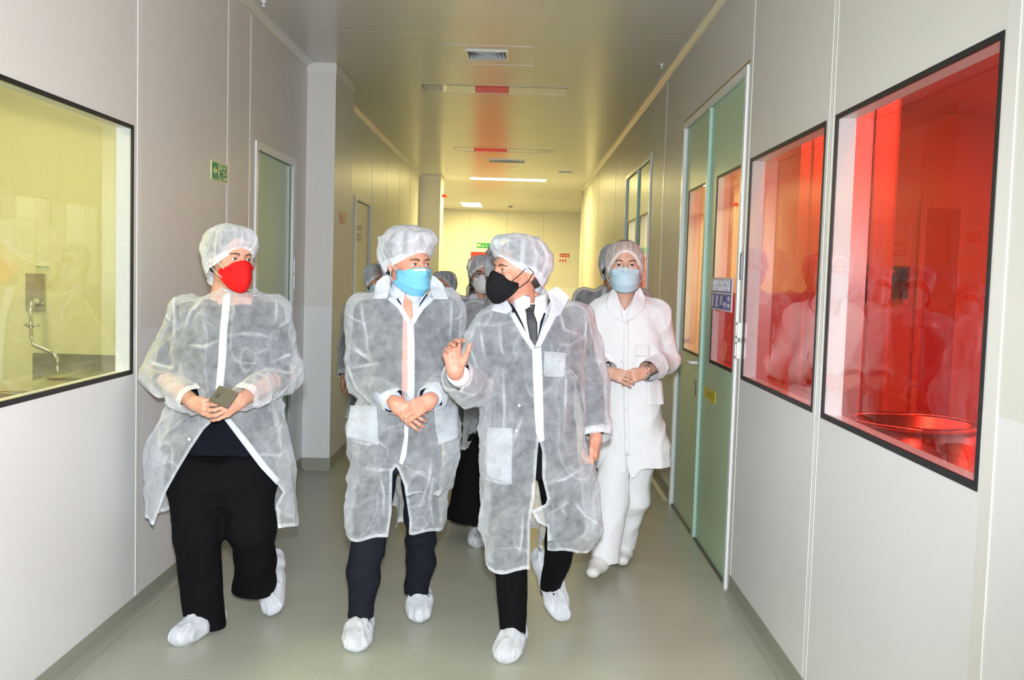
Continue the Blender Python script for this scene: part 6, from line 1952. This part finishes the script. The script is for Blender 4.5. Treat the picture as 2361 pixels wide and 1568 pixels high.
# ================================================================ woman in the white laboratory coat
def build_woman_coat():
    Y = 5.42
    p = Person((0.60, 5.4), 'woman in white laboratory coat and trousers with pale blue mask and sheer hair cap', 'people walking in the corridor')
    fr = head_frame(A(1441, 613, 5.40), -4, 2, 1, 1.10)
    p.head(fr, female=True, hair='hair_blond', long=True, gaze=-4, neck=0.16)
    rows = [(672, 1418, 1470, 0.05), (690, 1392, 1500, 0.08), (715, 1374, 1526, 0.105), (780, 1374, 1526, 0.13), (860, 1388, 1518, 0.128), (940, 1378, 1528, 0.142), (1020, 1368, 1542, 0.152), (1085, 1364, 1550, 0.158), (1110, 1364, 1550, 0.158)]
    lev = rows_to_levels(rows, Y)
    shl, shr = A(1388, 722, Y), A(1512, 720, Y)
    ell, elr = A(1358, 832, Y + .04), A(1540, 830, Y + .04)
    wrl, wrr = A(1402, 858, 5.20), A(1488, 858, 5.20)
    legs = [(A(1425, 990, 5.42), A(1408, 1150, 5.32), A(1390, 1288, 5.26)), (A(1482, 990, 5.42), A(1458, 1150, 5.48), A(1437, 1265, 5.60))]
    p.limbs([(shl, ell, wrl), (shr, elr, wrr)], legs, lev, ar=(.045, .038, .026), lr=(.075, .05, .034))
    h1, t1 = hand_prims(wrl, un(A(1402, 858, 5.2), A(1450, 872, 5.12)), (-.2, -1, .35), 1, [(18, 40, 30)] * 4, .92, 2, forearm=wrl + .12 * un(wrl, ell), tdir=(.8, -.2, .5), fr=(.024, .03))
    h2, t2 = hand_prims(wrr, un(A(1488, 858, 5.2), A(1428, 874, 5.10)), (.2, -1, .25), -1, [(26, 44, 30)] * 4, .92, 2, forearm=wrr + .12 * un(wrr, elr), tdir=(-.9, -.2, .35), fr=(.024, .03))
    p.body.append(prims_mesh(h1, 0.003)); p.body.append(prims_mesh(h2, 0.003))
    p.finish_body('skinC')
    fa, fb = un(ell, wrl), un(elr, wrr)
    tr, _, _ = p.cloth('trousers', 'labcoat', rows_to_levels([(960, 1395, 1510, .11), (1020, 1388, 1518, .12), (1060, 1388, 1518, .11)], 5.42),
            [(legs[0][0], legs[0][1], 0.092, 0.085, .03), (legs[0][1], A(1392, 1290, 5.26), 0.085, 0.076, .03), (legs[1][0], legs[1][1], 0.092, 0.082, .03), (legs[1][1], A(1438, 1265, 5.58), .082, .066, .03)],
            0.010, amp=0.016, sc=(7, 7, 6), seed=31, cuffs=[(A(1391, 1293, 5.26), (0, 0, -1), .15), (A(1438, 1262, 5.58), (0, 0, -1), .15)], sharp=1.3)
    cutp = [[(1420, 660), (1424, 686), (1440, 718), (1462, 690), (1470, 665)], [(1440, 1000), (1443, 1000), (1447, 1070), (1452, 1098), (1444, 1120), (1441, 1095)]]
    g, bg, _ = p.cloth('laboratory_coat', 'labcoat', lev, [(shl, ell, .072, .062, .04), (ell, wrl - .02 * fa, .062, .056, .02), (shr, elr, .072, .062, .04), (elr, wrr - .035 * fb, .062, .056, .02)],
                       0.0085, k=.02, amp=.020, sc=(6, 6, 3.5), seed=33, cuts=cutp, front_y=Y, zmin=lambda V: np.where(V[:, 0] > .62, A(1500, 1078, 5.3)[2], A(1400, 1084, 5.3)[2]) - 0.05 * np.exp(-((V[:, 0] - .63) / .03) ** 2) * (V[:, 0] > .615),
                       cuffs=[(wrl - .02 * fa, fa, .085, .056), (wrr - .035 * fb, fb, .085, .056)], neck=(A(1446, 675, Y), .058), sharp=2.2)
    p.patch('lapel', 'labcoat', [bg], [((1414, 662), (1424, 680)), ((1398, 690), (1432, 705)), ((1396, 712), (1434, 725)), ((1420, 735), (1438, 742))], .010, .004, 8, 14, g, fb=5.3)
    p.patch('lapel', 'labcoat', [bg], [((1466, 672), (1476, 662)), ((1454, 700), (1490, 690)), ((1448, 720), (1488, 708)), ((1442, 742), (1462, 735))], .010, .004, 8, 14, g, fb=5.3)
    p.patch('placket', 'labcoat', [bg], [((1438, 742), (1450, 740)), ((1437, 840), (1449, 840)), ((1438, 950), (1450, 950)), ((1441, 1050), (1452, 1050))], .006, .003, 4, 24, g)
    p.patch('pocket', 'labcoat', [bg], [((1492, 880), (1526, 878)), ((1492, 925), (1530, 922)), ((1494, 936), (1530, 932))], .008, .003, 6, 8, g)
    p.patch('pocket', 'labcoat', [bg], [((1464, 795), (1498, 797)), ((1464, 822), (1498, 822))], .008, .003, 6, 6, g)
    p.snap([bg], [(1441, 775), (1436, 830), (1443, 945), (1444, 1000)], parent=g, r=.009)
    p.cap(mat='capnet', front=0.068, back=-0.115, side=-0.055, puff=0.024, top=-0.016, pleats=40, seed=12, amp=.004)
    ring_ = cap_mesh(front=0.068, back=-0.115, side=-0.055, puff=0.024, top=-0.016, pleats=40, seed=12, amp=.002)[0].reshape(31, 104, 3)[29]
    MB().tube(list(to_w(fr, np.concatenate([ring_, ring_[:1]]))), .0028, 6, False).build('cap_elastic', MT['elastic'], p.root, smooth=True)
    p.mask('surgical', 'mask_pale')
    # white work shoes
    def shoe(heel, toe):
        ax = un(heel, toe); ln = np.linalg.norm(toe - heel); up = np.array([0, 0, 1.0]); up = up - ax * (up @ ax); up /= np.linalg.norm(up); sd = np.cross(ax, up)
        gg = SDF(np.minimum(heel, toe) - .12, np.maximum(heel, toe) + .12, .005)
        gg.cone(heel + up * .05 + ax * .03, heel + ax * ln * .45 + up * .055, .042, .046, .02)
        gg.cone(heel + ax * ln * .45 + up * .05, toe - ax * .04 + up * .04, .046, .036, .03, flat=up, q=.8)
        gg.cone(heel + ax * .05 + up * .05, heel + ax * .05 + up * .10, .042, .038, .02)
        V, F = gg.mesh(); w = (V - heel) @ up
        s = p.part('work_shoe', *clip(V, F, w - .022)[:2], 'shoewhite')
        V, F = gg.mesh()
        V2 = heel + (V - heel) + up * 0; rel = V2 - heel; ww = rel @ up
        V2 = V2 + (sd[None] * np.sign(rel @ sd)[:, None] * .003)
        V3, T3, _ = clip(V2, F, .026 - ww)
        p.part('sole', V3, T3, 'sole', parent=s)
    hl = A(1393, 1305, 5.32); tl = A(1362, 1326, 5.06); hl[2] = .02; tl[2] = .03
    shoe(hl, tl)
    hl = A(1440, 1285, 5.66); tl = A(1434, 1300, 5.40); hl[2] = 0.0; tl[2] = 0.0
    shoe(hl, tl)
    # watch
    c = wrr - .004 * fb
    u = np.cross(fb, [0, 0, 1.0]); u /= np.linalg.norm(u); w = np.cross(fb, u)
    MB().tube([c + .031 * (math.cos(t) * u * .8 + math.sin(t) * w) for t in np.linspace(0, 2 * PI, 25)], .006, 8, False).build('watch_strap', MT['steel'], p.root, smooth=True)
    MB().sphere(c + np.array([0, -.028, -.012]), (.014, .006, .014), 14, 8).build('watch', MT['chrome'], p.root, smooth=True)
build_woman_coat()

# ================================================================ the people following behind
def follower(label, px_head, Yd, yaw, cap_front=0.05, hair='hair_dark', mask=('ffp', 'mask_white'), skirt=False, glasses=False, gown_col='gown', female=False, hs=1.0, wide=1.0, seed=0, pitch=0, step=0.12, arms='down'):
    hc = A(px_head[0], px_head[1], Yd); x0 = hc[0]; zt = hc[2]
    k = zt / 1.62
    p = Person((x0, Yd), label, 'people walking in the corridor')
    fr = head_frame(hc, yaw, pitch, 0, hs)
    p.head(fr, h=0.0042, female=female, hair=hair, long=female, neck=0.16)
    W = lambda x, y, z: np.array([x0 + x * wide, Yd + y, z * k])
    w = wide
    lev = [(z * k, x0, Yd + dy, a * w, b * w) for z, a, b, dy in ((0.52, .235, .19, 0), (0.70, .225, .18, 0), (0.95, .205, .165, 0), (1.15, .185, .15, 0), (1.30, .195, .145, 0.0), (1.39, .19, .12, .02), (1.44, .13, .09, .03), (1.475, .075, .065, .03))]
    sh = [W(-.175, .03, 1.385), W(.175, .03, 1.385)]
    if arms == 'front':
        el = [W(-.245, .03, 1.10), W(.245, .03, 1.10)]; wr = [W(-.07, -.22, 1.0), W(.07, -.22, 1.0)]
    else:
        el = [W(-.235, .05, 1.10), W(.235, .05, 1.10)]; wr = [W(-.24, -.06, 0.88), W(.24, -.06, 0.88)]
    legs = [(W(-.09, 0, .86), W(-.10, -.04 - step / 2, .47), W(-.10, -step, .08)), (W(.09, 0, .86), W(.10, .02, .47), W(.10, step + .05, .09))]
    p.limbs(list(zip(sh, el, wr)), legs, lev, h=0.016)
    for i in (0, 1):
        d = un(el[i], wr[i]); nn = np.array([(-1 if i == 0 else 1) * 1.0, -.2, 0]) if arms != 'front' else np.array([0, -1, .3])
        hp, _ = hand_prims(wr[i], d, nn, (1 if i == 0 else -1) * (1 if arms == 'front' else -1), [(25, 30, 20)] * 4, .95, 2, forearm=wr[i] - .08 * d)
        p.body.append(prims_mesh(hp, .004))
    p.finish_body('skinA')
    low = shrink(lev, .032, .03)
    p.cloth('dark_jacket', 'suitgrey', [l for l in low if l[0] > .62], [(sh[i], el[i], .066, .055, .04) for i in (0, 1)] + [(el[i], el[i] + .85 * (wr[i] - el[i]), .055, .045, .02) for i in (0, 1)], .016, amp=.006, seed=seed, neck=(W(0, .03, 1.46), .07))
    if skirt:
        p.cloth('long_skirt', 'black', [(z * k, x0 + dx, Yd, a, b) for z, a, b, dx in ((.10, .23, .24, -.07), (.45, .205, .21, -.03), (.75, .175, .16, 0), (.92, .16, .13, 0))], [], .012, amp=.012, sc=(10, 10, 2), seed=seed, zmin=.135)
    else:
        p.cloth('trousers', 'black', [(z * k, x0, Yd, a, b) for z, a, b in ((.80, .16, .12), (.92, .165, .125))], [(l[0], l[1], .088, .07, .03) for l in legs] + [(l[1], l[2], .07, .055, .03) for l in legs], .014, amp=.006, seed=seed)
    cut = None
    g, bg, _ = p.cloth('isolation_gown', gown_col, lev, [(sh[i], el[i], .085, .074, .04) for i in (0, 1)] + [(el[i], wr[i], .074, .055, .02) for i in (0, 1)], .011, k=.02, amp=.016, sc=(8, 8, 4), seed=seed + 2,
                       zmin=.56 * k, cuffs=[(wr[i], un(el[i], wr[i]), .09, .055) for i in (0, 1)], neck=(W(0, .02, 1.47), .068))
    px = px_of(np.array([W(0, -.1, 1.47), W(0, -.15, 1.38), W(0, -.16, .95), W(0, -.19, .60)]))
    s = FPX / Yd
    p.patch('placket', 'gown2', [bg], [((q[0] - .016 * s, q[1]), (q[0] + .016 * s, q[1])) for q in px[1:]], .006, .003, 4, 14, g, .1)
    for sg in (-1, 1):
        a = px[0]; rows = [((a[0] + sg * .055 * s - .02 * s, a[1] - .01 * s), (a[0] + sg * .055 * s + .02 * s, a[1] - .01 * s)), ((a[0] + sg * .05 * s - .045 * s, a[1] + .05 * s), (a[0] + sg * .05 * s + .045 * s, a[1] + .05 * s)), ((a[0] + sg * .06 * s - .04 * s, a[1] + .085 * s), (a[0] + sg * .06 * s + .04 * s, a[1] + .085 * s))]
        p.patch('collar', 'gown2', [bg], rows, .014, .003, 6, 8, g, .05, fb=Yd - .1)
    p.cap(front=cap_front, back=-.105, side=-.03, puff=.030, pleats=26, seed=seed + 4, nu=80, nv=22)
    if mask: p.mask(*mask)
    if glasses:
        for sg in (-1, 1):
            c = np.array([sg * .034, .112, -.004])
            pts = [c + np.array([.027 * math.cos(t), -.006 * abs(math.cos(t)), .021 * math.sin(t)]) for t in np.linspace(0, 2 * PI, 25)]
            f_ = MB().tube(list(to_w(fr, np.array(pts))), .0022, 6, False).build('spectacle_frame', MT['dark'], p.root, smooth=True)
            disc = np.array([c] + [c + np.array([.026 * math.cos(t), -.005 * abs(math.cos(t)), .020 * math.sin(t)]) for t in np.linspace(0, 2 * PI, 25)[:-1]])
            p.part('lens', to_w(fr, disc), np.array([(0, 1 + (i + 1) % 24, 1 + i) for i in range(24)]), 'lensblue', parent=f_)
            MB().tube(list(to_w(fr, np.array([[sg * .060, .106, .002], [sg * .078, .06, .004], [sg * .084, -.01, .0]]))), .002, 6).build('spectacle_arm', MT['dark'], p.root)
        MB().tube(list(to_w(fr, np.array([[-.008, .114, .0], [0, .117, .003], [.008, .114, .0]]))), .002, 6).build('spectacle_bridge', MT['dark'], p.root)
    for i, l in enumerate(legs):
        a = l[2]; hl = np.array([a[0], a[1] + .06, 0.0 if i == 0 else .04]); tl = np.array([a[0], a[1] - .20, 0.002])
        shoe_cover('shoe_cover', p.root, hl, tl, seed=seed + i, h=.007)
MT['lensblue'] = glass_mat('coated_lens', (0.75, 0.8, 1.0), 1.6)
follower('woman with dark-framed spectacles and white respirator behind the two men', (1112, 632), 7.0, 8, .055, 'hair_dark', ('ffp', 'mask_white'), glasses=True, female=True, hs=1.0, seed=41, wide=.95, arms='front')
follower('woman in long black skirt and gown half hidden behind the man with the black mask', (1158, 634), 5.95, 20, .05, 'hair_grey', ('ffp', 'mask_white'), skirt=True, female=True, hs=.98, seed=52, wide=.92, arms='front', step=.05)
follower('person with grey hair cap and black hair just right of the blue-masked man', (1024, 662), 8.7, -20, .085, 'hair_dark', ('surgical', 'mask_pale'), female=True, hs=1.05, seed=63, wide=.9)
follower('person with grey hair cap just left of the blue-masked man', (872, 650), 7.3, 25, .05, 'hair_grey', ('surgical', 'mask_pale'), hs=1.0, seed=74, wide=.95)
follower('tall man in grey gown standing behind the woman in the laboratory coat', (1416, 610), 6.9, 18, .05, 'hair_grey', ('surgical', 'mask_pale'), hs=1.05, seed=85, wide=1.08)
follower('tall person with grey cap furthest back, mostly hidden by the black-masked man', (1150, 604), 8.2, -10, .05, 'hair_dark', ('surgical', 'mask_pale'), hs=1.05, seed=96)
